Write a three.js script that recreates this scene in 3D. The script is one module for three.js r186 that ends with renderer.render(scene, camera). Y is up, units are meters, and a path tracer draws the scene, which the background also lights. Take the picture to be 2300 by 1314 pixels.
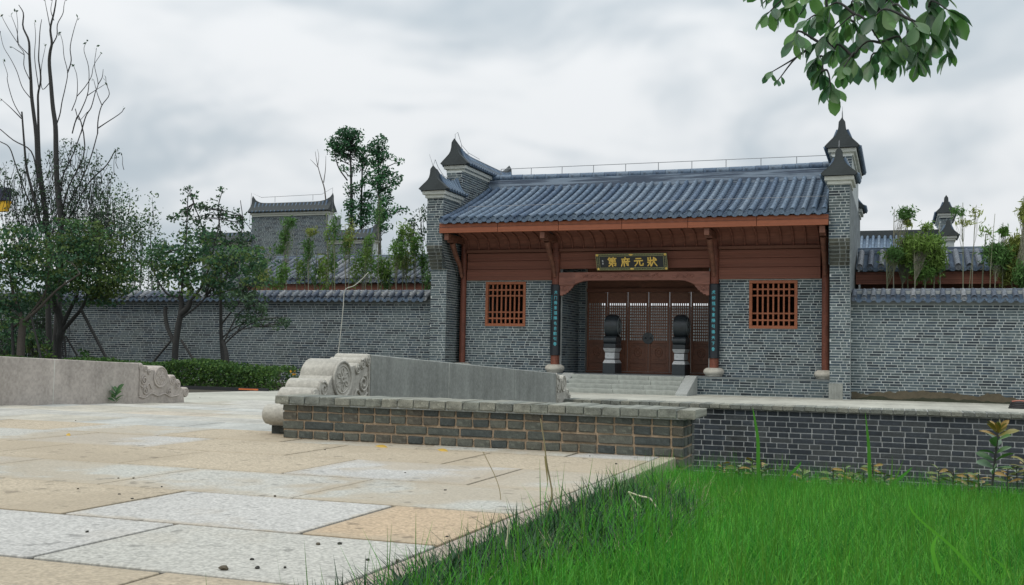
import * as THREE from 'three';
import { RoundedBoxGeometry } from 'three/addons/geometries/RoundedBoxGeometry.js';

// ------------------------------------------------------------------ camera, sky, sun, exposure
const R = Math.PI / 180;
const scene = new THREE.Scene();
const camera = new THREE.PerspectiveCamera(2 * Math.atan(657 / 2430) / R, 1024 / 585, 0.05, 900);
camera.rotation.order = 'YXZ';
camera.position.set(0, 0.63, 0);
camera.rotation.set(3.2 * R, 19.75 * R, 1.05 * R);
scene.add(camera);
camera.updateMatrixWorld(true);
const renderer = new THREE.WebGLRenderer({ antialias: true });
renderer.toneMapping = THREE.LinearToneMapping;
renderer.toneMappingExposure = 1.0;
renderer.shadowMap.enabled = true;

// periodic value noise
function hash(x, y, s) { let h = (x * 374761393 + y * 668265263 + s * 1442695041) | 0; h = Math.imul(h ^ (h >>> 13), 1274126177); h ^= h >>> 16; return (h >>> 0) / 4294967296; }
function vnoise(x, y, per, s) {
  const x0 = Math.floor(x), y0 = Math.floor(y), fx = x - x0, fy = y - y0, a = fx * fx * (3 - 2 * fx), b = fy * fy * (3 - 2 * fy);
  const m = (v) => ((v % per) + per) % per, X0 = m(x0), X1 = m(x0 + 1), Y0 = m(y0), Y1 = m(y0 + 1);
  return (hash(X0, Y0, s) * (1 - a) + hash(X1, Y0, s) * a) * (1 - b) + (hash(X0, Y1, s) * (1 - a) + hash(X1, Y1, s) * a) * b;
}
function fbm(u, v, per, oct, s) { let t = 0, w = 0, a = 1, p = per; for (let k = 0; k < oct; k++) { t += a * vnoise(u * p, v * p, p, s + k); w += a; a *= 0.55; p *= 2; } return t / w; }
const clamp = (x, a = 0, b = 1) => Math.min(b, Math.max(a, x));
const sstep = (a, b, x) => { const t = clamp((x - a) / (b - a)); return t * t * (3 - 2 * t); };
const lerp = (a, b, t) => a + (b - a) * t;
const mix3 = (a, b, t) => [lerp(a[0], b[0], t), lerp(a[1], b[1], t), lerp(a[2], b[2], t)];
function rngOf(seed) { let a = seed >>> 0; return () => { a = (a + 0x6d2b79f5) | 0; let t = Math.imul(a ^ (a >>> 15), 1 | a); t = (t + Math.imul(t ^ (t >>> 7), 61 | t)) ^ t; return ((t ^ (t >>> 14)) >>> 0) / 4294967296; }; }

// overcast sky: brighter towards the zenith, soft streaks of cloud everywhere
{
  const W = 1536, H = 768, d = new Float32Array(W * H * 4);
  for (let j = 0; j < H; j++) for (let i = 0; i < W; i++) {
    const th = (j + 0.5) / H * Math.PI - Math.PI / 2, ph = ((i + 0.5) / W - 0.5) * 2 * Math.PI;
    const y = Math.sin(th), cx = Math.cos(th) * Math.cos(ph), cz = Math.cos(th) * Math.sin(ph);
    const yy = Math.max(y, 0), q = 1 / (yy + 0.22);
    const X = cx * q, Z = cz * q, a = 0.75, s1 = X * Math.cos(a) + Z * Math.sin(a), s2 = -X * Math.sin(a) + Z * Math.cos(a);
    const wv = fbm(s1 * 0.02 + 3, s2 * 0.02 + 7, 64, 3, 21) - 0.5;
    const n1 = fbm((s1 * 0.95 + wv * 1.6) / 64 + 0.31, (s2 * 1.7 + wv * 2.4) / 64 + 0.17, 64, 5, 5);
    const n2 = fbm((s1 * 1.6) / 64 + 0.71, (s2 * 2.6 + wv) / 64 + 0.37, 64, 5, 55);
    const n3 = fbm((s1 * 5.2 + wv * 3) / 64 + 0.11, (s2 * 5.2 + wv * 3) / 64 + 0.57, 64, 5, 95);
    let c = sstep(0.35, 0.62, n1 * 0.56 + n2 * 0.36 + 0.26 * (n3 - 0.5) + 0.04);
    const lum = 0.735 + 0.92 * yy * yy;
    const dark = [0.675, 0.77, 0.845], lite = [1.09, 1.125, 1.155];
    const col = mix3(dark, lite, c), o = (j * W + i) * 4;
    for (let k = 0; k < 3; k++) d[o + k] = (y < 0 ? 0.34 : col[k] * lum);
    d[o + 3] = 1;
  }
  const t = new THREE.DataTexture(d, W, H, THREE.RGBAFormat, THREE.FloatType);
  t.mapping = THREE.EquirectangularReflectionMapping; t.magFilter = t.minFilter = THREE.LinearFilter; t.needsUpdate = true;
  scene.background = t; scene.environment = t;
}
const sun = new THREE.DirectionalLight(0xfff3e2, 1.0);
sun.position.set(-22, 42, 8); sun.target.position.set(-5, 0, -16);
sun.castShadow = true; sun.shadow.radius = 30; sun.shadow.mapSize.set(2048, 2048);
Object.assign(sun.shadow.camera, { left: -45, right: 45, top: 45, bottom: -45, near: 1, far: 140 });
scene.add(sun, sun.target);

// ------------------------------------------------------------------ helpers
const V3 = (x, y, z) => new THREE.Vector3(x, y, z);
// a point on the ray through photo pixel (px, py), where it meets the vertical plane z = const / x = const / level y = const
const camInv = camera.matrixWorld.clone();
function ray(px, py) { return V3((px - 1150) / 2430, -(py - 657) / 2430, -1).transformDirection(camInv); }
const C0 = camera.position.clone();
function onZ(px, py, z) { const r = ray(px, py); return C0.clone().addScaledVector(r, (z - C0.z) / r.z); }
function onX(px, py, x) { const r = ray(px, py); return C0.clone().addScaledVector(r, (x - C0.x) / r.x); }
function onY(px, py, y) { const r = ray(px, py); return C0.clone().addScaledVector(r, (y - C0.y) / r.y); }

class MB {
  constructor() { this.p = []; this.n = []; this.u = []; this.c = []; this.i = []; this.col = [1, 1, 1]; this.m = null; this.nm = new THREE.Matrix3(); }
  at(m) { this.m = m; if (m) this.nm.getNormalMatrix(m); return this; }
  v(x, y, z, nx, ny, nz, a, b) {
    if (this.m) { const e = this.m.elements, X = e[0] * x + e[4] * y + e[8] * z + e[12], Y = e[1] * x + e[5] * y + e[9] * z + e[13], Z = e[2] * x + e[6] * y + e[10] * z + e[14]; x = X; y = Y; z = Z; const q = V3(nx, ny, nz).applyMatrix3(this.nm).normalize(); nx = q.x; ny = q.y; nz = q.z; }
    this.p.push(x, y, z); this.n.push(nx, ny, nz); this.u.push(a, b); this.c.push(...this.col); return this.p.length / 3 - 1;
  }
  quad(A, B, C, D, uv) {
    const ux = B[0] - A[0], uy = B[1] - A[1], uz = B[2] - A[2], wx = D[0] - A[0], wy = D[1] - A[1], wz = D[2] - A[2];
    let nx = uy * wz - uz * wy, ny = uz * wx - ux * wz, nz = ux * wy - uy * wx; const l = Math.hypot(nx, ny, nz) || 1; nx /= l; ny /= l; nz /= l;
    const lu = Math.hypot(ux, uy, uz), lw = Math.hypot(wx, wy, wz), t = uv || [[0, 0], [lu, 0], [lu, lw], [0, lw]];
    const a = this.v(...A, nx, ny, nz, ...t[0]), b = this.v(...B, nx, ny, nz, ...t[1]), c = this.v(...C, nx, ny, nz, ...t[2]), d = this.v(...D, nx, ny, nz, ...t[3]);
    this.i.push(a, b, c, a, c, d); return this;
  }
  tri(A, B, C) {
    const q = V3(B[0] - A[0], B[1] - A[1], B[2] - A[2]).cross(V3(C[0] - A[0], C[1] - A[1], C[2] - A[2])).normalize();
    const a = this.v(...A, q.x, q.y, q.z, A[0], A[1]), b = this.v(...B, q.x, q.y, q.z, B[0], B[1]), c = this.v(...C, q.x, q.y, q.z, C[0], C[1]); this.i.push(a, b, c); return this;
  }
  box(x0, x1, y0, y1, z0, z1) {   // uv in metres from the position
    const q = (A, B, C, D, f) => this.quad(A, B, C, D, [f(A), f(B), f(C), f(D)]);
    const xy = (v) => [v[0], v[1]], zy = (v) => [v[2], v[1]], xz = (v) => [v[0], v[2]];
    q([x0, y0, z1], [x1, y0, z1], [x1, y1, z1], [x0, y1, z1], xy); q([x1, y0, z0], [x0, y0, z0], [x0, y1, z0], [x1, y1, z0], xy);
    q([x1, y0, z1], [x1, y0, z0], [x1, y1, z0], [x1, y1, z1], zy); q([x0, y0, z0], [x0, y0, z1], [x0, y1, z1], [x0, y1, z0], zy);
    q([x0, y1, z1], [x1, y1, z1], [x1, y1, z0], [x0, y1, z0], xz); q([x0, y0, z0], [x1, y0, z0], [x1, y0, z1], [x0, y0, z1], xz); return this;
  }
  tube(pts, rad, seg = 6, cap = true) {   // pts: Vector3[], rad: number | number[]
    const n = pts.length, rr = (k) => (Array.isArray(rad) ? rad[k] : rad); let prev = null, ref = null, len = 0;
    for (let k = 0; k < n; k++) {
      const t = pts[Math.min(n - 1, k + 1)].clone().sub(pts[Math.max(0, k - 1)]).normalize();
      if (!ref) ref = Math.abs(t.y) < 0.9 ? V3(0, 1, 0) : V3(1, 0, 0);
      const a = ref.clone().cross(t).normalize(), b = t.clone().cross(a).normalize(); ref = b.clone();
      if (k) len += pts[k].distanceTo(pts[k - 1]);
      const row = [];
      for (let s = 0; s <= seg; s++) { const w = s / seg * 2 * Math.PI, d = a.clone().multiplyScalar(Math.cos(w)).addScaledVector(b, Math.sin(w)); row.push(this.v(pts[k].x + d.x * rr(k), pts[k].y + d.y * rr(k), pts[k].z + d.z * rr(k), d.x, d.y, d.z, s / seg * 6.28 * rr(k), len)); }
      if (prev) for (let s = 0; s < seg; s++) this.i.push(prev[s], prev[s + 1], row[s + 1], prev[s], row[s + 1], row[s]);
      if (cap && (k === 0 || k === n - 1)) { const sg = k ? 1 : -1, c = this.v(pts[k].x, pts[k].y, pts[k].z, t.x * sg, t.y * sg, t.z * sg, 0, 0), rim = []; for (let s = 0; s <= seg; s++) { const o = row[s] * 3; const M = this.m; this.m = null; rim.push(this.v(this.p[o], this.p[o + 1], this.p[o + 2], t.x * sg, t.y * sg, t.z * sg, 0, 0)); this.m = M; } for (let s = 0; s < seg; s++) k ? this.i.push(c, rim[s], rim[s + 1]) : this.i.push(c, rim[s + 1], rim[s]); }
      prev = row;
    }
    return this;
  }
  add(g, m) {   // another geometry, optionally moved
    const P = g.attributes.position, N = g.attributes.normal, U = g.attributes.uv, b = this.p.length / 3, old = this.m; if (m) this.at(m);
    for (let k = 0; k < P.count; k++) this.v(P.getX(k), P.getY(k), P.getZ(k), N.getX(k), N.getY(k), N.getZ(k), U ? U.getX(k) : 0, U ? U.getY(k) : 0);
    const ix = g.index ? Array.from(g.index.array) : Array.from({ length: P.count }, (_, k) => k), flip = m && m.determinant() < 0;
    for (let k = 0; k < ix.length; k += 3) flip ? this.i.push(ix[k] + b, ix[k + 2] + b, ix[k + 1] + b) : this.i.push(ix[k] + b, ix[k + 1] + b, ix[k + 2] + b);
    this.at(old); return this;
  }
  sheet(rows, uvf) {   // rows of [x,y,z] points -> smooth grid
    const nr = rows.length, nc = rows[0].length, b = this.p.length / 3;
    for (let r = 0; r < nr; r++) for (let c = 0; c < nc; c++) {
      const A = rows[r][Math.max(0, c - 1)], B = rows[r][Math.min(nc - 1, c + 1)], D = rows[Math.max(0, r - 1)][c], E = rows[Math.min(nr - 1, r + 1)][c];
      const q = V3(B[0] - A[0], B[1] - A[1], B[2] - A[2]).cross(V3(E[0] - D[0], E[1] - D[1], E[2] - D[2])).normalize(), P = rows[r][c], t = uvf ? uvf(P) : [P[0], P[2]];
      this.v(...P, q.x, q.y, q.z, ...t);
    }
    for (let r = 0; r + 1 < nr; r++) for (let c = 0; c + 1 < nc; c++) { const a = b + r * nc + c; this.i.push(a, a + 1, a + nc + 1, a, a + nc + 1, a + nc); }
    return this;
  }
  geo() {
    const g = new THREE.BufferGeometry();
    g.setAttribute('position', new THREE.Float32BufferAttribute(this.p, 3)); g.setAttribute('normal', new THREE.Float32BufferAttribute(this.n, 3));
    g.setAttribute('uv', new THREE.Float32BufferAttribute(this.u, 2)); if (this.c.some((x) => x !== 1)) g.setAttribute('color', new THREE.Float32BufferAttribute(this.c, 3));
    g.setIndex(this.i); return g;
  }
}
const taken = {};
function numbered(n) { taken[n] = (taken[n] ?? -1) + 1; return taken[n] ? `${n}_${String(taken[n]).padStart(3, '0')}` : n; }
function thing(name, label, category, group) { const o = new THREE.Group(); o.name = numbered(name); o.userData = { label, category }; if (group) o.userData.group = group; scene.add(o); return o; }
function solo(name, g, m, label, category, group) { const o = new THREE.Mesh(g instanceof MB ? g.geo() : g, m); o.name = numbered(name); o.userData = { label, category }; if (group) o.userData.group = group; scene.add(o); return o; }
function part(name, g, m, parent) { const o = new THREE.Mesh(g instanceof MB ? g.geo() : g, m); o.name = name; parent.add(o); return o; }
function struct(name, g, m) { const o = new THREE.Mesh(g instanceof MB ? g.geo() : g, m); o.name = numbered(name); o.userData = { kind: 'structure' }; scene.add(o); return o; }
const BOX = (x0, x1, y0, y1, z0, z1) => new MB().box(x0, x1, y0, y1, z0, z1);
function rbox(x0, x1, y0, y1, z0, z1, r = 0.01, s = 2) { return new RoundedBoxGeometry(x1 - x0, y1 - y0, z1 - z0, s, r).translate((x0 + x1) / 2, (y0 + y1) / 2, (z0 + z1) / 2); }
const M4 = (x, y, z, rx = 0, ry = 0, rz = 0, s = 1) => new THREE.Matrix4().compose(V3(x, y, z), new THREE.Quaternion().setFromEuler(new THREE.Euler(rx, ry, rz, 'YXZ')), V3(s, s, s));

// ------------------------------------------------------------------ textures (linear values in, stored as sRGB)
const enc = (x) => Math.round(255 * (x <= 0.0031308 ? 12.92 * x : 1.055 * Math.pow(x, 1 / 2.4) - 0.055));
function tex(n, fn, srgb = true, m = n) {
  const d = new Uint8Array(n * m * 4);
  for (let j = 0; j < m; j++) for (let i = 0; i < n; i++) { let c = fn((i + 0.5) / n, (j + 0.5) / m); if (typeof c === 'number') c = [c, c, c]; const o = (j * n + i) * 4; for (let k = 0; k < 3; k++) d[o + k] = srgb ? enc(clamp(c[k])) : Math.round(255 * clamp(c[k])); d[o + 3] = 255; }
  const t = new THREE.DataTexture(d, n, m); if (srgb) t.colorSpace = THREE.SRGBColorSpace;
  t.wrapS = t.wrapT = THREE.RepeatWrapping; t.magFilter = THREE.LinearFilter; t.minFilter = THREE.LinearMipmapLinearFilter; t.generateMipmaps = true; t.needsUpdate = true; return t;
}
function rep(t, a, b = a) { const c = t.clone(); c.repeat.set(a, b); c.needsUpdate = true; return c; }
const T = {};
T.grain = tex(512, (u, v) => 0.55 + 0.45 * fbm(u, v, 8, 6, 3) + 0.25 * (fbm(u, v, 64, 2, 9) - 0.5));                 // general mottling, mean about 0.78
T.fine = tex(512, (u, v) => 0.5 + 0.9 * (fbm(u, v, 64, 3, 31) - 0.5), false);
T.speck = tex(512, (u, v) => { const a = fbm(u, v, 100, 2, 13), b = fbm(u, v, 40, 2, 14), l = fbm(u, v, 5, 4, 15); return 0.70 + 0.55 * (a - 0.5) + 0.22 * (b - 0.5) + 0.22 * (l - 0.5); });
T.speckB = tex(512, (u, v) => fbm(u, v, 90, 2, 13), false);
T.brick = tex(512, (u, v) => { const a = fbm(u, v, 10, 5, 41), b = fbm(u, v, 60, 2, 43), lime = sstep(0.63, 0.78, fbm(u, v, 14, 4, 44)); const k = 0.62 + 0.5 * (a - 0.5) + 0.35 * (b - 0.5); return mix3([k, k, k], [1, 1, 0.98], lime * 0.7); });
T.wood = tex(512, (u, v) => { const g = fbm(u * 0.125, v, 128, 3, 62), l = fbm(u * 0.25, v, 8, 3, 63), wear = sstep(0.55, 0.72, fbm(u, v, 6, 5, 64)); const k = 0.70 + 0.7 * (g - 0.5) + 0.45 * (l - 0.5); return mix3([k, k, k], [k * 1.12 + 0.05, k * 1.2 + 0.06, k * 1.25 + 0.07], wear); });
T.smear = tex(512, (u, v) => { const a = fbm(u + v * 1, v, 10, 5, 71), b = fbm(u * 2, v + u, 24, 4, 72); return 0.6 + 0.7 * (a - 0.5) + 0.6 * (b - 0.5); });
T.lime = tex(512, (u, v) => { const a = sstep(0.42, 0.62, fbm(u, v, 8, 5, 81)), b = fbm(u, v, 50, 2, 82); return mix3([0.28, 0.30, 0.34], [0.9, 0.92, 0.92], a * 0.85) .map((x) => x * (0.85 + 0.3 * (b - 0.5))); });
T.tile = tex(512, (u, v) => { const a = fbm(u, v, 9, 5, 91), b = fbm(u, v, 48, 2, 92), w = sstep(0.60, 0.74, fbm(u, v, 12, 4, 93)); const k = 0.58 + 0.6 * (a - 0.5) + 0.3 * (b - 0.5); return mix3([k, k, k * 1.02], [0.95, 0.97, 0.98], w * 0.55); });
T.stone = tex(512, (u, v) => { const a = fbm(u, v, 4, 5, 101), b = fbm(u, v, 80, 2, 102), run = fbm(u, v * 0.06, 20, 3, 103); return 0.72 + 0.45 * (a - 0.5) + 0.28 * (b - 0.5) + 0.25 * (run - 0.5); });
T.carve = tex(512, (u, v) => fbm(u, v, 24, 3, 111), false);
const lin = (r, g, b) => new THREE.Color().setRGB(r, g, b);
function mat(c, o = {}) { return new THREE.MeshStandardMaterial({ color: c instanceof THREE.Color ? c : lin(...c), roughness: 0.85, ...o }); }
const bump = (t, s, k) => ({ bumpMap: rep(t, k), bumpScale: s });
const M = {};
M.mortar = mat([0.60, 0.65, 0.645], { map: rep(T.grain, 0.8), roughness: 0.95 });
M.mortarPit = mat([0.58, 0.61, 0.61], { map: rep(T.grain, 1.2), roughness: 0.95 });
M.mortarDark = mat([0.42, 0.45, 0.44], { map: rep(T.grain, 1.2), roughness: 0.95 });
M.mudMortar = mat([0.46, 0.345, 0.235], { map: rep(T.grain, 2), roughness: 1, ...bump(T.fine, 0.006, 3) });
const brickTones = [[0.078, 0.110, 0.132], [0.100, 0.135, 0.152], [0.064, 0.092, 0.116], [0.122, 0.157, 0.168], [0.038, 0.052, 0.066], [0.090, 0.122, 0.134]];
M.bricks = brickTones.map((c) => mat(c.map((x) => x * 1.35), { map: rep(T.brick, 1.3), roughness: 0.9 }));
M.brickV = mat([1.35, 1.35, 1.35].map((x) => Math.min(1, x)), { map: rep(T.brick, 1.3), roughness: 0.9, vertexColors: true });
const darkTones = [[0.032, 0.042, 0.053], [0.041, 0.051, 0.063], [0.026, 0.034, 0.043], [0.054, 0.063, 0.068]];
M.darkBricks = darkTones.map((c) => mat(c.map((x) => x * 1.5), { map: rep(T.brick, 2.2), roughness: 0.8 }));
M.nearBricks = [[0.125, 0.135, 0.115], [0.10, 0.112, 0.10], [0.145, 0.15, 0.125], [0.075, 0.088, 0.085], [0.125, 0.118, 0.095]].map((c) => mat(c.map((x) => x * 1.3), { map: rep(T.brick, 3.5), roughness: 0.92, ...bump(T.fine, 0.004, 4) }));
M.copingBricks = [[0.24, 0.255, 0.22], [0.28, 0.285, 0.24], [0.21, 0.225, 0.20]].map((c) => mat(c.map((x) => x * 1.3), { map: rep(T.brick, 3), roughness: 0.92, ...bump(T.fine, 0.004, 4) }));
M.wood = mat([0.30, 0.095, 0.050], { map: rep(T.wood, 0.6, 1.6), roughness: 0.62 });
M.woodV = mat([0.20, 0.062, 0.036], { map: rep(T.wood, 1.6, 0.5), roughness: 0.62 });
M.fascia = mat([0.36, 0.112, 0.052], { map: rep(T.wood, 0.35, 2.2), roughness: 0.7, ...bump(T.wood, 0.004, 0.8) });
M.panelWood = mat([0.235, 0.086, 0.055], { map: rep(T.wood, 0.4, 1.5), roughness: 0.75, ...bump(T.wood, 0.004, 0.8) });
M.carved = mat([0.30, 0.125, 0.09], { map: rep(T.wood, 0.5, 1.5), roughness: 0.7 });
M.doorWood = mat([0.21, 0.078, 0.038], { map: rep(T.wood, 1.6, 0.5), roughness: 0.5 });
M.lattice = mat([0.42, 0.14, 0.065], { map: rep(T.wood, 2, 2), roughness: 0.7 });
M.brownWood = mat([0.19, 0.075, 0.045], { map: rep(T.wood, 0.6, 1.6), roughness: 0.7 });
M.tiles = [[0.145, 0.225, 0.325], [0.18, 0.265, 0.365], [0.115, 0.185, 0.285], [0.215, 0.295, 0.385]].map((c) => mat(c, { map: rep(T.tile, 1.1), roughness: 0.62 }));
M.pans = [M.tiles[0], M.tiles[2]];
M.wallTiles = [[0.16, 0.19, 0.235], [0.22, 0.25, 0.285], [0.12, 0.15, 0.20], [0.32, 0.34, 0.36]].map((c) => mat(c, { map: rep(T.tile, 1.4), roughness: 0.75 }));
M.ridgeLime = mat([0.36, 0.44, 0.54], { map: rep(T.lime, 1.1), roughness: 0.9 });
M.cap = mat([0.052, 0.064, 0.068], { map: rep(T.grain, 0.7), roughness: 0.8 });
M.white = mat([0.74, 0.76, 0.70], { map: rep(T.grain, 0.5), roughness: 0.9 });
M.smear = mat([0.30, 0.34, 0.35], { map: rep(T.smear, 0.55), roughness: 0.95, ...bump(T.smear, 0.02, 0.55) });
M.stonePale = mat([0.62, 0.60, 0.53], { map: rep(T.stone, 0.9), roughness: 0.9, ...bump(T.speckB, 0.003, 4) });
M.stoneGrey = mat([0.375, 0.395, 0.365], { map: rep(T.stone, 0.7), roughness: 0.85, ...bump(T.speckB, 0.002, 4) });
M.stonePink = mat([0.57, 0.515, 0.465], { map: rep(T.stone, 0.5), roughness: 0.9, ...bump(T.speckB, 0.002, 4) });
M.stepStone = mat([0.46, 0.49, 0.45], { map: rep(T.stone, 0.6), roughness: 0.85 });
M.granite = mat([0.52, 0.55, 0.53], { map: rep(T.speck, 1.6), roughness: 0.8 });
M.plinthBrick = mat([0.10, 0.11, 0.10], { map: rep(T.brick, 3), roughness: 0.95, ...bump(T.fine, 0.01, 3) });
M.blackStone = mat([0.035, 0.045, 0.052], { map: rep(T.grain, 2), roughness: 0.38 });
M.greyStone = mat([0.22, 0.25, 0.26], { map: rep(T.grain, 2), roughness: 0.6 });
M.marble = mat([0.72, 0.74, 0.75], { map: rep(T.grain, 1.5), roughness: 0.6 });
M.metal = mat([0.30, 0.31, 0.32], { roughness: 0.5, metalness: 0.6 });
M.dark = mat([0.02, 0.022, 0.025], { roughness: 0.8 });
M.board = mat([0.012, 0.016, 0.022], { roughness: 0.35 });
M.gold = mat([0.80, 0.55, 0.13], { roughness: 0.42, metalness: 0.25 });
M.goldDull = mat([0.42, 0.42, 0.20], { roughness: 0.5 });
M.turq = mat([0.09, 0.42, 0.50], { roughness: 0.6 });
M.bark = mat([0.050, 0.050, 0.049], { map: rep(T.grain, 4), roughness: 0.95 });
M.barkPale = mat([0.115, 0.10, 0.085], { map: rep(T.grain, 4), roughness: 0.95 });
M.stake = mat([0.12, 0.11, 0.09], { map: rep(T.wood, 2), roughness: 0.95 });
const leafMat = (c, tr = 0.3) => new THREE.MeshPhysicalMaterial({ color: lin(...c), roughness: 0.75, transmission: tr, thickness: 0, side: THREE.DoubleSide, vertexColors: true, specularIntensity: 0.3 });

// ------------------------------------------------------------------ ground, lawn, pit
const prof = (z) => (z > -7.2 ? 0 : z > -12.9 ? lerp(0, -0.15, (-7.2 - z) / 5.7) : z > -19 ? lerp(-0.15, -0.22, (-12.9 - z) / 6.1) : lerp(-0.22, -0.30, clamp((-19 - z) / 7)));
function lawnY(x, z) { return -0.085 + 0.03 * (fbm(x * 0.05 + 2, z * 0.05 + 5, 32, 3, 7) - 0.5) - (z < -6.15 ? (-6.15 - z) * 0.75 : 0); }
function groundY(x, z) {
  if (x > -1.29 && z > -8.3) return Math.max(-1.7, lawnY(x, z));
  if (x > -4.1 && z < -6.9 && z > -13.7) return -1.7;
  return -0.5;
}
{
  const xs = [-420, -150, -60, -30, -15, -4.11, -4.09, -1.30, -1.28]; for (let x = -1; x <= 6; x += 0.25) xs.push(x); xs.push(9, 15, 40, 120, 420);
  const zs = [60, 12, 4]; for (let z = 2; z >= -8.5; z -= 0.25) zs.push(z); zs.push(-6.89, -6.91, -13.68, -13.72, -20, -40, -80, -180, -420); zs.sort((a, b) => b - a);
  const mb = new MB(); mb.sheet(zs.map((z) => xs.map((x) => [x, groundY(x, z), z])));
  struct('ground', mb, mat([0.085, 0.085, 0.045], { map: rep(T.grain, 0.9), roughness: 1 }));
}
// the paved way beyond the near slabs, sinking gently to the gate
const plazaMat = mat([0.56, 0.56, 0.485], { map: rep(T.stone, 0.22), roughness: 0.9 });
{
  const mb = new MB(); const zA = []; for (let z = -7.2; z > -13.95; z -= 0.5) zA.push(z); zA.push(-13.97);
  mb.sheet(zA.map((z) => [-16, -9, -4.40].map((x) => [x, prof(z) - 0.016, z])));
  const zB = [-13.97]; for (let z = -14.5; z >= -27; z -= 0.5) zB.push(z);
  mb.sheet(zB.map((z) => [-12.4, -9, -4.4, 0, 14].map((x) => [x, prof(z) - 0.016, z])));
  struct('plaza', mb, plazaMat);
}
// planting bed in front of the left boundary wall
{ const mb = new MB(); mb.sheet([-13.9, -19, -23, -27].map((z) => [-60, -30, -12.5].map((x) => [x, prof(z) - 0.03, z]))); struct('planting_bed', mb, mat([0.06, 0.052, 0.035], { map: rep(T.grain, 0.8), roughness: 1 })); }

// ------------------------------------------------------------------ near pavement: granite slabs in running bond, dried mud on top
const rowZ = [0.2, -0.98, -1.78, -2.57, -3.28, -4.04, -4.81, -5.63, -6.43, -7.2, -8.0, -8.8, -9.6, -10.4, -11.2, -12.0, -12.8, -13.6, -14.4];
const rowJ = (r) => (r % 2 ? -2.43 : -1.94);         // x of one joint in the row that starts at rowZ[r]
const grey = [0.43, 0.425, 0.40], cream = [0.415, 0.41, 0.37], beige = [0.41, 0.35, 0.258], orange = [0.43, 0.33, 0.22], pale = [0.405, 0.405, 0.365];
function slabTone(r, k) {   // k counts joints leftwards from the kerb
  const key = { '2,0': beige, '2,1': beige, '2,2': beige, '3,0': cream, '3,1': grey, '3,2': grey, '4,0': orange, '4,1': grey, '4,2': beige, '4,3': pale, '5,0': pale, '5,1': cream, '5,2': pale, '6,0': cream, '6,1': grey, '6,2': beige, '6,3': beige, '7,0': beige, '7,1': beige, '7,2': beige, '7,3': grey, '7,4': cream, '8,0': grey, '8,1': pale, '8,2': pale, '8,3': beige, '8,4': cream, '8,5': beige };
  const f = key[`${r},${k}`]; if (f) return f; const h = hash(r, k, 99); return h < 0.45 ? beige : h < 0.7 ? pale : h < 0.88 ? cream : grey;
}
function slabAt(x, z) { let r = 0; while (r + 1 < rowZ.length && z < rowZ[r + 1]) r++; const j = rowJ(r); const k = Math.max(0, Math.ceil((j - x) / 1.012)); return [r, k, j]; }
const mudTone = [0.395, 0.333, 0.24];
T.pave = tex(2048, (u, v) => {
  const x = -9 + u * 8, z = -7.6 + v * 8, [r, k, j] = slabAt(x, z); let c = slabTone(r, k);
  const sp = hash(Math.floor(u * 2048), Math.floor(v * 2048), 5), sp2 = vnoise(u * 1024, v * 1024, 1024, 6), big = fbm(u, v, 12, 4, 7);
  const clean = r === 3 || (r === 4 && k === 1) ? 0.30 : r === 4 ? 0.12 : 0;
  const dz = Math.min(rowZ[r] - z, z - rowZ[r + 1]), dj = Math.abs(((x - j) / 1.012) - Math.round((x - j) / 1.012)) * 1.012, ed = Math.min(dz, dj) + 0.10 * (fbm(u, v, 60, 3, 8) - 0.5);
  const sheet = fbm(u + 0.3, v, 9, 5, 9) + 0.10 * (fbm(u, v, 90, 2, 19) - 0.5);
  let mud = 0.85 * sstep(0.46 + clean, 0.62 + clean, sheet) + 0.55 * (1 - sstep(0.0, 0.10 - clean * 0.2, ed));
  mud = clamp(mud * (z > -2.6 ? 0.5 : 1) * (r === 3 ? 0.25 : 1));
  c = mix3(c, mudTone.map((q) => q * (0.93 + 0.2 * (fbm(u, v, 30, 3, 10) - 0.5))), mud * 0.8);
  const s = 1 + (0.24 * (sp - 0.5) + 0.60 * (sp2 - 0.5)) * (1 - 0.6 * mud) + 0.16 * (big - 0.5);
  const spot = sstep(0.78, 0.84, fbm(u, v, 120, 2, 77)) * 0.35;
  return c.map((q) => q * s * (1 - spot));
});
const paveMat = mat([1, 1, 1], { map: T.pave, roughness: 0.92, bumpMap: rep(T.speckB, 6), bumpScale: 0.0035 });
const paveJoint = mat([0.06, 0.054, 0.042], { map: rep(T.grain, 2), roughness: 1 });
const farSlab = [[0.60, 0.57, 0.48], [0.63, 0.62, 0.56], [0.60, 0.54, 0.44], [0.58, 0.59, 0.55]].map((c) => mat(c.map((x) => x * 0.98), { map: rep(T.stone, 0.5), roughness: 0.9, ...bump(T.speckB, 0.003, 3) }));
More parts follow.
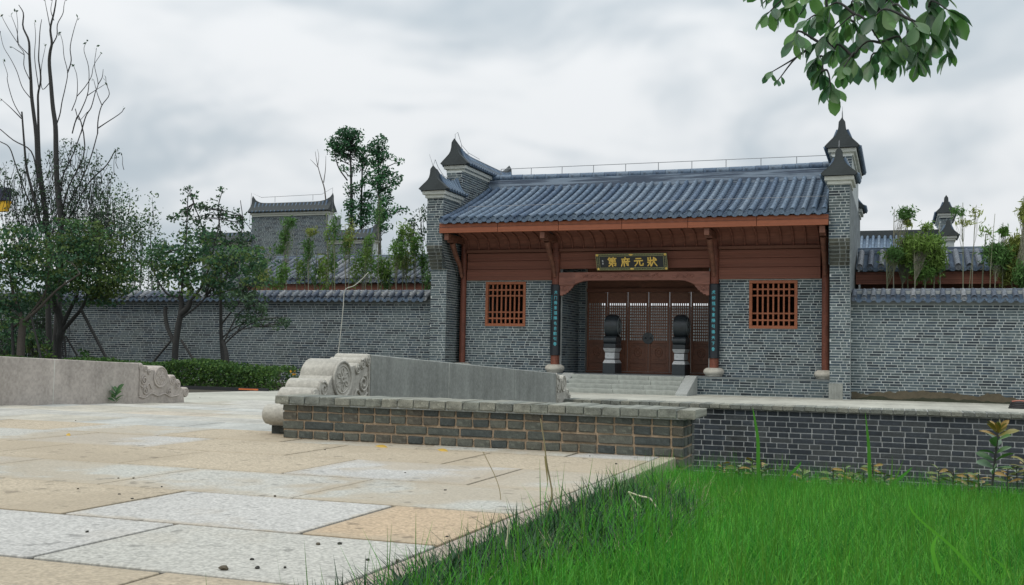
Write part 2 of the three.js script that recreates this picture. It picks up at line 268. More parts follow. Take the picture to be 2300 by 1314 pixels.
{
  const base = struct('pavement', new MB().box(-14, -1.41, -0.30, -0.0075, -7.2, 0.9), paveJoint), rnd = rngOf(11);
  for (let r = 0; r + 1 < rowZ.length; r++) {
    const z1 = rowZ[r], z0 = rowZ[r + 1], far = r >= 9, j = rowJ(r), xl = far ? -9.4 : -9.0, xr = far ? -4.44 : -1.412;
    let k = 0;
    for (let a = far ? j - 2 * 1.012 : xr; a > xl;) {
      let b = j - 1.012 * k; while (b >= a - 0.05) { k++; b = j - 1.012 * k; }
      b = Math.max(b, xl); const g = (r < 5 ? 0.0095 : r < 7 ? 0.005 : 0.006) + 0.003 * rnd(), zc = (z0 + z1) / 2, dy = (rnd() - 0.5) * 0.003;
      const X1 = Math.min(a, xr);
      if (X1 - b > 0.08) {
        const geo = rbox(b + g, X1 - g, -0.06, 0.0, z0 + g, z1 - g, 0.004, 1), P = geo.attributes.position, U = geo.attributes.uv;
        for (let q = 0; q < P.count; q++) far ? U.setXY(q, P.getX(q) + k, P.getZ(q)) : U.setXY(q, (P.getX(q) + 9) / 8, (P.getZ(q) + 7.6) / 8);
        const m = part('slab', geo, far ? farSlab[Math.floor(rnd() * 4)] : paveMat, base);
        m.position.y = prof(zc) + dy; if (far) { m.position.set(0, prof(zc) + dy, 0); }
      }
      a = b;
    }
  }
}
// kerb stones along the lawn
{
  const g = struct('kerb', new MB().box(-1.40, -1.315, -0.3, -0.02, -6.70, 0.9), paveJoint), rnd = rngOf(5);
  for (let z = -6.70; z < 0.8; z += 1.0) {
    const geo = rbox(-1.404, -1.306, -0.16, 0.003, z + 0.004, Math.min(0.9, z + 0.996), 0.006, 1), P = geo.attributes.position, U = geo.attributes.uv; for (let q = 0; q < P.count; q++) U.setXY(q, P.getX(q) + P.getY(q), P.getZ(q));
    part('kerbstone', geo, mat([0.54, 0.49, 0.385].map((x) => x * (0.95 + 0.12 * rnd())), { map: rep(T.speck, 1.4), roughness: 0.92, ...bump(T.speckB, 0.003, 4) }), g).position.y = (rnd() - 0.5) * 0.003;
  }
}

// ------------------------------------------------------------------ brick courses on a wall
const unitBox = (() => { const g = new THREE.BoxGeometry(1, 1, 1); return g; })();
const unitVariants = [0, 1, 2, 3, 4, 5].map((k) => { const g = unitBox.clone(), U = g.attributes.uv; for (let q = 0; q < U.count; q++) U.setXY(q, U.getX(q) * 0.26 + k * 0.173, U.getY(q) * 0.06 + k * 0.311); return g; });
// walls: axis 'x' = face looks along z (courses run in x), axis 'z' = face looks along x. holes: [u0,u1,y0,y1]
function courses(parent, o) {
  const { axis = 'x', at, face = 1, u0, u1, y0, y1, course = 0.0645, joint = 0.015, L = 0.265, Hd = 0.125, bond = 'mixed', holes = [], single = 0, mats = M.bricks, tones = brickTones, vm = M.brickV, seed = 1, proud = 0.004, gain = 1.35 } = o;
  const rnd = rngOf(seed), list = [], n = Math.round((y1 - y0) / course), c = (y1 - y0) / n;
  for (let k = 0; k < n; k++) {
    const a = y0 + k * c, b = a + c - joint; let iv = [[u0, u1]];
    for (const h of holes) if (b > h[2] + 0.01 && a < h[3] - 0.01) { const w = []; for (const [p, q] of iv) { if (h[0] > p) w.push([p, Math.min(q, h[0])]); if (h[1] < q) w.push([Math.max(p, h[1]), q]); } iv = w.filter((e) => e[1] - e[0] > 0.02); }
    let u = u0 - rnd() * 0.02, t = (k % 2) ? 1 : 0; if (bond === 'mixed') { t = k % 2; u -= (k % 4) * 0.05 + rnd() * 0.05; } else if (bond === 'english') u -= (k % 2) * Hd / 2;
    while (u < u1) {
      const len = bond === 'english' ? ((k % 2) ? Hd : L) * (0.94 + 0.12 * rnd()) : (t ? Hd : L) + (rnd() - 0.5) * 0.012; t = 1 - t;
      for (const [p, q] of iv) { const s = Math.max(p, u), e = Math.min(q, u + len); if (e - s > 0.025) list.push([s, e, a, b, rnd()]); }
      u += len + joint;
    }
  }
  const pos = (e) => { const um = (e[0] + e[1]) / 2, ym = (e[2] + e[3]) / 2; return axis === 'x' ? [um, ym, at] : [at, ym, um]; };
  list.forEach((e) => { const p = pos(e); e[5] = Math.hypot(p[0] - C0.x, p[1] - C0.y, p[2] - C0.z) + (e[0] + e[1]) * 0; });
  const order = list.slice().sort((A, B) => A[5] - B[5]), rest = new MB();
  order.forEach((e, k) => {
    const [s, f, a, b, h] = e, pr = proud + h * 0.003, d = 0.02, patch = fbm((s + f) / 60 + 0.5, a / 40 + 0.5 + seed * 0.013, 32, 4, 17), dirt = sstep(0.52, 0.66, fbm((s + f) / 24 + 0.5, a / 16 + 0.5 + seed * 0.07, 32, 4, 27)), hh = ((h * 7919) % 1), idx = patch > 0.56 && hh < 0.5 ? (hh < 0.25 ? 3 : 1) % mats.length : patch < 0.44 && hh < 0.5 ? (hh < 0.2 ? 4 : 2) % mats.length : Math.floor(((h * 15485) % 1) * mats.length);
    if (k < single) {
      const m = part('brick', unitVariants[Math.floor(((h * 104729) % 1) * 6)], mats[idx], parent), p = pos(e);
      if (axis === 'x') { m.position.set(p[0], p[1], at + face * (pr - d / 2)); m.scale.set(f - s, b - a, d); } else { m.position.set(at + face * (pr - d / 2), p[1], p[2]); m.scale.set(d, b - a, f - s); }
    } else {
      rest.col = tones[idx % tones.length].map((x, q) => x * gain * (0.88 + 0.24 * h) * (1 - 0.22 * dirt * [0.8, 0.85, 1][q]));
      axis === 'x' ? rest.box(s, f, a, b, at + face * pr - d / 2 - 0.01, at + face * pr) : rest.box(Math.min(at + face * pr, at), Math.max(at + face * pr, at), a, b, s, f);
    }
  });
  if (rest.i.length) { const m = part('brick_courses', rest, vm, parent); m.userData.kind = 'stuff'; }
}

// ------------------------------------------------------------------ low brick wall beside the pavement
function roughBrick(L, H, D, seed) {
  const g = new RoundedBoxGeometry(L, H, D, 1, 0.006), P = g.attributes.position, U = g.attributes.uv;
  for (let k = 0; k < P.count; k++) { const x = P.getX(k), y = P.getY(k), z = P.getZ(k), w = (q) => (hash(Math.round(x * 997), Math.round(y * 997) + Math.round(z * 811) * 31, seed + q) - 0.5) * 0.006; P.setXYZ(k, x + w(0), y + w(1), z + w(2)); U.setXY(k, x + y * 0.2 + seed * 0.13, (Math.abs(z) > D * 0.45 ? y : z) + seed * 0.29); }
  g.computeVertexNormals(); return g;
}
{
  const w = thing('low_brick_wall', 'low grey brick wall with header coping and brown mud mortar edging the paving', 'wall');
  const x0 = -4.12, x1 = -1.265, zf = -6.72, zb = -7.05, rnd = rngOf(77);
  part('core', new MB().box(x0 + 0.006, x1 - 0.005, -1.75, 0.235, zb + 0.012, zf - 0.003), M.mudMortar, w);
  const hd = [0, 1, 2, 3, 4].map((s) => roughBrick(0.108, 0.051, 0.16, s)), st = [0, 1, 2, 3, 4].map((s) => roughBrick(0.224, 0.051, 0.10, s + 9));
  const rows = [[-0.13, 1], [-0.065, 0], [0.0, 1], [0.0645, 0], [0.129, 1], [0.190, 0.5]];
  rows.forEach(([y, kind], ri) => {
    const isH = kind === 1 ? true : kind === 0 ? false : true, len = isH ? 0.108 : 0.224, gap = 0.013;
    for (let u = x0 + (isH ? 0 : -0.06) + (ri === 2 ? 0.01 : 0); u < x1 - 0.02; u += len + gap) {
      const a = Math.max(u, x0), b = Math.min(u + len, x1); if (b - a < 0.03) continue;
      if (y < 0 && (a + b) / 2 < -1.31) continue;
      const g = (isH ? hd : st)[Math.floor(rnd() * 5)], m = part('brick', g, M.nearBricks[Math.floor(rnd() * 5)], w), D = isH ? 0.16 : 0.10;
      m.scale.x = (b - a) / len; m.position.set((a + b) / 2, y + 0.03, zf - D / 2 + 0.004 + rnd() * 0.004); m.rotation.z = (rnd() - 0.5) * 0.012;
    }
    // end face
    for (let v = zf - 0.055; v > zb + 0.02; v -= 0.121) { const m = part('brick', hd[Math.floor(rnd() * 5)], M.nearBricks[Math.floor(rnd() * 4)], w); m.rotation.y = Math.PI / 2; m.scale.set(0.9, 1, 0.5); m.position.set(x1 - 0.036, y + 0.03, v - 0.02); }
  });
  for (let r = -3; r > -26; r--) if (r > -8) for (let v = zf - 0.055; v > zb + 0.02; v -= 0.121) { const m = part('brick', hd[Math.floor(rnd() * 5)], M.nearBricks[Math.floor(rnd() * 4)], w); m.rotation.y = Math.PI / 2; m.scale.set(0.9, 1, 0.5); m.position.set(x1 - 0.036, r * 0.0645 + 0.03, v - 0.02); }
  // coping: bricks on edge across the wall
  const cp = [0, 1, 2, 3, 4, 5].map((s) => roughBrick(0.112, 0.054, 0.415, s + 30)); let q = 0;
  part('coping_bed', new MB().box(x0 - 0.01, x1 + 0.02, 0.236, 0.276, zb - 0.03, zf + 0.028), M.mortarDark, w);
  for (let u = x0 - 0.045; u < x1 + 0.0; u += 0.1195, q++) { const m = part('coping_brick', cp[Math.floor(rnd() * 6)], M.copingBricks[Math.floor(rnd() * 3)], w); m.position.set(u + 0.056, 0.266 + (rnd() - 0.5) * 0.006 + 0.006, (zf + zb) / 2 + (rnd() - 0.5) * 0.012); m.rotation.y = (rnd() - 0.5) * 0.02; }
}

// ------------------------------------------------------------------ dark brick retaining wall across the sunken strip
{
  const w = thing('retaining_wall', 'long dark grey brick retaining wall with white joints rising behind the grass', 'wall');
  const x0 = -4.12, x1 = 4.6, zf = -13.6, zb = -13.95, top = -0.012;
  part('core', new MB().box(x0, x1, -1.75, top - 0.002, zb, zf), M.mortarPit, w);
  courses(w, { at: zf, u0: x0, u1: x1, y0: -1.56, y1: top, course: 0.0645, joint: 0.012, L: 0.25, Hd: 0.12, bond: 'english', single: 300, mats: M.darkBricks, tones: darkTones, gain: 1.5, seed: 9, proud: 0.005 });
  const rnd = rngOf(31), cp = [0, 1, 2, 3].map((s) => roughBrick(0.118, 0.052, 0.44, s + 60));
  part('coping_bed', new MB().box(x0 + 0.01, x1, top, top + 0.05, zb - 0.02, zf + 0.022), M.mortarPit, w);
  for (let u = x0; u < x1; u += 0.1265) { const m = part('coping_brick', cp[Math.floor(rnd() * 4)], M.copingBricks[Math.floor(rnd() * 3)], w); m.position.set(u + 0.06, top + 0.031 + (rnd() - 0.5) * 0.004, (zf + zb) / 2 + 0.012 + (rnd() - 0.5) * 0.01); }
}

// ------------------------------------------------------------------ stone parapets of the causeway
function cylX(mb, x0, x1, y, z, r, seg = 24) { const bev = Math.min(0.012, r * 0.2); mb.tube([V3(x0, y, z), V3(x0 + 0.001, y, z), V3(x0 + bev, y, z), V3(x1 - bev, y, z), V3(x1 - 0.001, y, z), V3(x1, y, z)], [r - bev, r - bev * 0.9, r, r, r - bev * 0.9, r - bev], seg); }
function spiral(mb, x, y, z, r, turns, rad, dir = 1, start = 0) { const p = []; const n = Math.round(14 * turns) + 4; for (let k = 0; k <= n; k++) { const t = k / n, a = start + dir * t * turns * 2 * Math.PI, q = r * (1 - 0.82 * t); p.push(V3(x, y + Math.sin(a) * q, z + Math.cos(a) * q)); } mb.tube(p, rad, 5); }
// scroll block: e = +1 when the scroll descends towards +z (near end), -1 towards -z; carving on the face x = xf (outward dir f)
function scrollEnd(parent, xf, f, thick, e, yTop, zTop, ground, s, m, foot = 0) {
  const xa = Math.min(xf, xf - f * thick), xb = Math.max(xf, xf - f * thick), Z = (d) => zTop + e * d * s, Y = (h) => ground + h * s;
  const H = (yTop - ground) / s, body = new MB();
  // solid body under the scrolls, outline in (distance, height)
  const out = [[0, foot], [0, H - 0.002], [0.06, H - 0.004], [0.16, H - 0.075], [0.28, H - 0.10], [0.62, H - 0.13], [0.72, 0.38], [0.82, 0.34], [0.94, 0.27], [1.06, 0.20], [1.10, foot]];
  const sh = new THREE.Shape(); out.forEach(([d, h], k) => (k ? sh.lineTo(d * s, h * s) : sh.moveTo(d * s, h * s)));
  const g = new THREE.ExtrudeGeometry(sh, { depth: thick - 0.02, bevelEnabled: true, bevelSize: 0.004, bevelThickness: 0.004, bevelSegments: 1 });
  // local: x = distance, y = height, z = thickness  ->  world: z = zTop + e*x, y, x
  const mm = new THREE.Matrix4().makeBasis(V3(0, 0, e), V3(0, 1, 0), V3(1, 0, 0)).setPosition(xa + 0.010, ground, zTop);
  body.add(g, mm);
  const blk = part('scroll_block', body, m, parent);
  const rolls = [[0.045, H - 0.055, 0.060], [0.150, H - 0.085, 0.055], [0.235, H - 0.13, 0.055], [0.50, H - 0.21, 0.17], [0.80, 0.345, 0.085], [0.92, 0.275, 0.085], [1.13, 0.155, 0.078]];
  rolls.forEach(([d, h, r], k) => { const mb = new MB(); cylX(mb, xa + 0.002 * (k % 2), xb - 0.002 * (k % 3), Y(h), Z(d), r * s); part('scroll_roll', mb, m, blk); });
  const rel = new MB(), x = xf + f * 0.001;
  const ring = (d, h, r, t) => { const p = []; for (let k = 0; k <= 32; k++) { const a = k / 32 * 2 * Math.PI; p.push(V3(x, Y(h) + Math.sin(a) * r * s, Z(d) + Math.cos(a) * r * s)); } rel.tube(p, t * s, 6, false); };
  const hD = H - 0.21; ring(0.50, hD, 0.148, 0.013); ring(0.50, hD, 0.112, 0.006); ring(0.50, hD, 0.022, 0.012);
  for (let k = 0; k < 6; k++) { const a = k / 6 * 2 * Math.PI + 0.5; for (const w of [-0.26, 0.26]) { const p = []; for (let q = 0; q <= 6; q++) { const t = q / 6, rr = 0.03 + 0.07 * t, aa = a + w * Math.sin(t * Math.PI) * 1.1; p.push(V3(x, Y(hD) + Math.sin(aa) * rr * s, Z(0.50) + Math.cos(aa) * rr * s)); } rel.tube(p, 0.007 * s, 5); } }
  [[0.045, H - 0.055, 0.042], [0.150, H - 0.085, 0.04], [0.235, H - 0.13, 0.038], [0.80, 0.345, 0.062], [0.92, 0.275, 0.06], [1.13, 0.155, 0.056]].forEach(([d, h, r], k) => spiral(rel, x, Y(h), Z(d), r * s, 1.6, 0.009 * s, k % 2 ? 1 : -1, 1));
  spiral(rel, x, Y(H - 0.25), Z(0.13), 0.075 * s, 1.7, 0.011 * s, e, 2); spiral(rel, x, Y(0.20), Z(0.16), 0.07 * s, 1.6, 0.011 * s, -e, 0.3); spiral(rel, x, Y(0.17), Z(0.72), 0.06 * s, 1.5, 0.010 * s, e, 2.2);
  const wave = (pts, r) => rel.tube(new THREE.CatmullRomCurve3(pts.map(([d, h]) => V3(x, Y(h), Z(d)))).getPoints(20), r * s, 5);
  wave([[0.02, 0.12], [0.15, 0.10], [0.30, 0.16], [0.45, 0.12], [0.60, 0.15], [0.75, 0.10], [0.95, 0.12]], 0.011); wave([[0.03, H - 0.02], [0.03, H * 0.5], [0.03, 0.12]], 0.010); wave([[0.06, H - 0.33], [0.14, H - 0.37], [0.24, H - 0.30], [0.30, H - 0.38]], 0.011);
  part('carving', rel, m, blk);
}
function parapet(name, label, xf, f, thick, zs, top, base, m, mEnd, ends) {
  const w = thing(name, label, 'parapet'); const xa = Math.min(xf, xf - f * thick), xb = Math.max(xf, xf - f * thick), rnd = rngOf(zs.length * 7 + 3);
  for (let k = 0; k + 1 < zs.length; k++) {
    const z1 = zs[k] - 0.007, z0 = zs[k + 1] + 0.007, off = k ? (rnd() - 0.5) * 0.008 : 0, mb = new MB(), c = 0.008;
    // panel with a sloping top: eight corners with a small chamfer along the top
    const pr = [[xa + off, 'b'], [xa + off, 'c'], [xa + off + c, 't'], [xb + off - c, 't'], [xb + off, 'c'], [xb + off, 'b']];
    const yy = (t, z) => (t === 't' ? top(z) : t === 'c' ? top(z) - c : base(z)), P = (q, z) => [q[0], yy(q[1], z), z];
    for (let q = 0; q < 5; q++) { const A = P(pr[q], z1), B = P(pr[q + 1], z1), C = P(pr[q + 1], z0), D = P(pr[q], z0); const uv = (v) => [v[2], q === 2 ? v[0] : v[1]]; mb.quad(A, B, C, D, [uv(A), uv(B), uv(C), uv(D)]); }
    for (const z of [z1, z0]) { const e = [P(pr[0], z), P(pr[5], z), P(pr[4], z), P(pr[1], z)]; z === z1 ? mb.quad(...e) : mb.quad(e[1], e[0], e[3], e[2]); const e2 = [P(pr[1], z), P(pr[4], z), P(pr[3], z), P(pr[2], z)]; z === z1 ? mb.quad(...e2) : mb.quad(e2[1], e2[0], e2[3], e2[2]); }
    part('stone_panel', mb, m, w);
    if (k) part('joint', new MB().box(xa + 0.002, xb - 0.002, base(zs[k]) + 0.01, top(zs[k]) - 0.003, zs[k] - 0.0068, zs[k] + 0.0068), M.white, w);
  }
  for (const en of ends) scrollEnd(w, xf, f, thick, en.e, en.top, en.z, en.ground, en.s, mEnd, en.foot || 0);
  return w;
}
{
  const top = (z) => 0.596 + (z + 8.07) * 0.0412;
  const p = parapet('stone_parapet', 'grey stone parapet with carved flower scroll end behind the low brick wall', -4.12, 1, 0.30, [-8.05, -9.72, -11.6, -13.2], top, (z) => prof(z) - 0.1, M.stoneGrey, M.stonePale,
    [{ e: 1, top: top(-8.05), z: -8.05, ground: 0.0, s: 0.95, foot: 0.07 }, { e: -1, top: top(-13.2), z: -13.2, ground: -0.11, s: 0.66 }]);
  part('plinth', new MB().box(-4.40, -4.14, -0.3, 0.067, -8.3, -7.02), M.plinthBrick, p); part('foundation', new MB().box(-4.415, -4.13, -1.75, -0.05, -13.58, -7.1), M.mudMortar, p);
}
{
  const top = (z) => 0.491 + (z + 9.41) * 0.036;
  const p = parapet('stone_parapet', 'pinkish stone parapet with scroll end standing in front of the hedge', -9.4, 1, 0.30, [-4.6, -6.4, -8.3, -10.24, -11.75], top, (z) => prof(z) - 0.05, M.stonePink, M.stonePink,
    [{ e: -1, top: top(-11.75), z: -11.75, ground: -0.14, s: 0.90 }]);
}

// ------------------------------------------------------------------ tiled slopes
// curve: [[d, y], ...] from eave to top, d inwards along v; row geometry is shared, one mesh per row of cover tiles and per channel of pan tiles
function tileSlope(parent, { o, u, v, n, sp, curve, r = 0.066, tile = 0.2, mats = M.tiles, pans = M.pans, seed = 1, seg = 7, drip = true, pan = true }) {
  const rnd = rngOf(seed), up = V3(0, 1, 0), basis = (p) => new THREE.Matrix4().makeBasis(u, up, v.clone().negate()).setPosition(p);
  const pts = []; { const c = new THREE.CatmullRomCurve3(curve.map(([d, y]) => V3(0, y, -d))); const L = c.getLength(), k = Math.max(2, Math.round(L / tile)); for (let q = 0; q <= k; q++) pts.push(c.getPointAt(q / k)); }
  const nrm = pts.map((p, q) => { const t = pts[Math.min(pts.length - 1, q + 1)].clone().sub(pts[Math.max(0, q - 1)]).normalize(); return V3(0, -t.z, t.y).multiplyScalar(1); });
  const cover = new MB();
  for (let q = 0; q + 1 < pts.length; q++) {
    const rows = []; for (const [P, N, rr] of [[pts[q], nrm[q], r * 1.03], [pts[q + 1], nrm[q], r * 0.98]]) { const row = []; for (let s = 0; s <= seg; s++) { const a = Math.PI * (s / seg), x = Math.cos(a) * rr, h = Math.sin(a) * rr * 1.35; row.push([x, P.y + N.y * h, P.z + N.z * h]); } rows.push(row); }
    for (let s = 0; s < seg; s++) { const [A, B, C, D] = [rows[0][s], rows[1][s], rows[1][s + 1], rows[0][s + 1]]; cover.quad(A, B, C, D, [[s * 0.03, q * tile], [s * 0.03, (q + 1) * tile], [(s + 1) * 0.03, (q + 1) * tile], [(s + 1) * 0.03, q * tile]]); }
    // small step where one tile laps the next
    if (q) for (let s = 0; s < seg; s++) { const A = rows[0][s], D = rows[0][s + 1], P = pts[q], N = nrm[q], g = (a) => [Math.cos(a) * r * 0.93, P.y + N.y * Math.sin(a) * r * 1.22, P.z + N.z * Math.sin(a) * r * 1.22]; cover.quad(A, D, g(Math.PI * (s + 1) / seg), g(Math.PI * s / seg)); }
  }
  { // round end disc
    const P = pts[0], c = [0, P.y, P.z + 0.004]; for (let s = 0; s < 14; s++) { const a = s / 14 * 2 * Math.PI, b = (s + 1) / 14 * 2 * Math.PI; cover.tri(c, [Math.cos(a) * r * 1.08, P.y + Math.sin(a) * r * 1.08, P.z + 0.004], [Math.cos(b) * r * 1.08, P.y + Math.sin(b) * r * 1.08, P.z + 0.004]); }
    cover.tube(Array.from({ length: 13 }, (_, s) => { const a = s / 12 * 2 * Math.PI; return V3(Math.cos(a) * r, P.y + Math.sin(a) * r, P.z + 0.006); }), 0.009, 4, false);
  }
  const cg = cover.geo(), pg = (() => {
    const mb = new MB(), w = sp / 2, K = 5, N = Math.max(2, Math.round(pts.length * 1.6)), c = new THREE.CatmullRomCurve3(pts);
    for (let q = 0; q < N; q++) {
      const A = c.getPointAt(q / N), B = c.getPointAt((q + 1) / N), X = (s) => -w + sp * s / K, dp = (s) => -0.050 + 0.060 * Math.pow(2 * s / K - 1, 2);
      for (let s = 0; s < K; s++) { const a = [X(s), A.y + dp(s) + 0.012, A.z], b = [X(s + 1), A.y + dp(s + 1) + 0.012, A.z], e = [X(s + 1), B.y + dp(s + 1) - 0.006, B.z], f = [X(s), B.y + dp(s) - 0.006, B.z]; mb.quad(a, b, e, f); mb.quad([a[0], a[1] - 0.022, a[2]], [b[0], b[1] - 0.022, b[2]], b, a); }
    }
    if (drip) { const P = pts[0]; for (let s = 0; s < K; s++) { const X = (t) => -w + sp * t / K, top = (t) => P.y - 0.02 + 0.045 * Math.pow(2 * t / K - 1, 2), bot = (t) => P.y - 0.105 + 0.10 * Math.pow(2 * t / K - 1, 2); mb.quad([X(s), bot(s), P.z + 0.012], [X(s + 1), bot(s + 1), P.z + 0.012], [X(s + 1), top(s + 1), P.z + 0.006], [X(s), top(s), P.z + 0.006]); } }
    return mb.geo();
  })();
  for (let k = 0; k < n; k++) {
    const p = o.clone().addScaledVector(u, k * sp), q = part('tile_row', cg, mats[Math.floor(rnd() * mats.length)], parent); q.applyMatrix4(basis(p.clone().add(V3(0, (rnd() - 0.5) * 0.014, (rnd() - 0.5) * 0.02)).addScaledVector(u, (rnd() - 0.5) * 0.016)));
    if (pan && k + 1 < n) { const e = part('pan_tile_row', pg, pans[Math.floor(rnd() * pans.length)], parent); e.applyMatrix4(basis(p.clone().addScaledVector(u, sp / 2))); }
  }
}
// stepped-gable cap: ridge along z (or x), upswept ends; local axis a = along the wall, b = across
function gableCap(parent, { along = 'z', c, a0, a1, y, half = 0.41, ends = [1, 1], rise = 0.30, h = 0.35, sp = 0.17, corn = 0.225, seed = 1, tip = 0.34, cornice = 0.19 }) {
  const toW = along === 'z' ? (a, yy, b) => [c + b, yy, a] : (a, yy, b) => [a, yy, c + b];
  const g = part('gable_cap', (() => {
    const mb = new MB(), N = 22, secs = [];
    for (let k = 0; k <= N; k++) {
      const t = k / N, a = lerp(a0, a1, t), d0 = Math.abs(a - a0), d1 = Math.abs(a1 - a), hh = h + (ends[0] ? rise * Math.exp(-d0 / tip) : 0) + (ends[1] ? rise * Math.exp(-d1 / tip) : 0);
      const TB = [[1, 0], [0.86, 0.09], [0.70, 0.185], [0.54, 0.28], [0.38, 0.38], [0.27, 0.50], [0.215, 0.65], [0.19, 0.85], [0.17, 1]], Ht = h + rise, pr = []; for (let q = -8; q <= 8; q++) { const [fb, fh] = TB[8 - Math.abs(q)]; pr.push([(q < 0 ? -1 : 1) * fb * half * (q === 0 ? 0.02 : 1), y + 0.045 + Math.min(fh * Ht, hh) - 0.045 * fh + (q === 0 ? 0.012 : 0)]); }
      secs.push([a, [[-half + 0.06, y], ...pr, [half - 0.06, y]]]);
    }
    const sgn = along === 'z' ? (a1 < a0 ? 1 : -1) : (a1 > a0 ? 1 : -1);
    for (let k = 0; k < N; k++) { const [A, P] = secs[k], [B, Q] = secs[k + 1]; for (let q = 0; q + 1 < P.length; q++) { const e = [toW(A, P[q][1], P[q][0]), toW(A, P[q + 1][1], P[q + 1][0]), toW(B, Q[q + 1][1], Q[q + 1][0]), toW(B, Q[q][1], Q[q][0])]; sgn > 0 ? mb.quad(...e) : mb.quad(e[0], e[3], e[2], e[1]); } }
    for (const k of [0, N]) { const [A, P] = secs[k], m = (P.length - 1) / 2; for (let q = 0; q < m; q++) mb.quad(toW(A, P[q][1], P[q][0]), toW(A, P[P.length - 1 - q][1], P[P.length - 1 - q][0]), toW(A, P[P.length - 2 - q][1], P[P.length - 2 - q][0]), toW(A, P[q + 1][1], P[q + 1][0])); }
    return mb;
  })(), M.cap, parent);
  // tile rows hanging over both eaves
  const rnd = rngOf(seed), lo = Math.min(a0, a1) + (ends[a0 < a1 ? 0 : 1] ? 0.26 : 0.08), hi = Math.max(a0, a1) - (ends[a0 < a1 ? 1 : 0] ? 0.26 : 0.08), n = Math.max(1, Math.floor((hi - lo) / sp));
  for (let k = 0; k <= n; k++) for (const s of [-1, 1]) {
    const a = lo + (hi - lo) * k / n, d = Math.min(Math.abs(a - a0), Math.abs(a1 - a)), lift = ends[0] || ends[1] ? rise * Math.exp(-d / tip) * 0.8 : 0, mb = new MB();
    const P = [[half + 0.03, 0.025], [half * 0.8, 0.075], [half * 0.5, 0.19 + lift * 0.2], [0.10, h - 0.03 + lift]].map(([b, q]) => V3(...toW(a, y + q, s * b)));
    mb.tube(P, 0.05, 7); part('tile_row', mb, M.tiles[Math.floor(rnd() * 3)], g);
  }
  const A = Math.min(a0, a1), B = Math.max(a0, a1), cb = (b, e, y0, y1) => (along === 'z' ? rbox(c - b, c + b, y0, y1, A - e, B + e, 0.012, 1) : rbox(A - e, B + e, y0, y1, c - b, c + b, 0.012, 1));
  part('cornice', cb(corn + 0.105, -0.07, y - cornice * 0.55, y - 0.001), M.white, parent); part('cornice', cb(corn + 0.045, -0.13, y - cornice, y - cornice * 0.55 - 0.001), M.white, parent);
}
function wire(parent, pts, posts, r = 0.008) { const mb = new MB(); mb.tube(pts, r, 4); for (const [p, h] of posts) mb.tube([p.clone().add(V3(0, -h, 0)), p], r * 1.1, 4); part('lightning_wire', mb, M.metal, parent); }

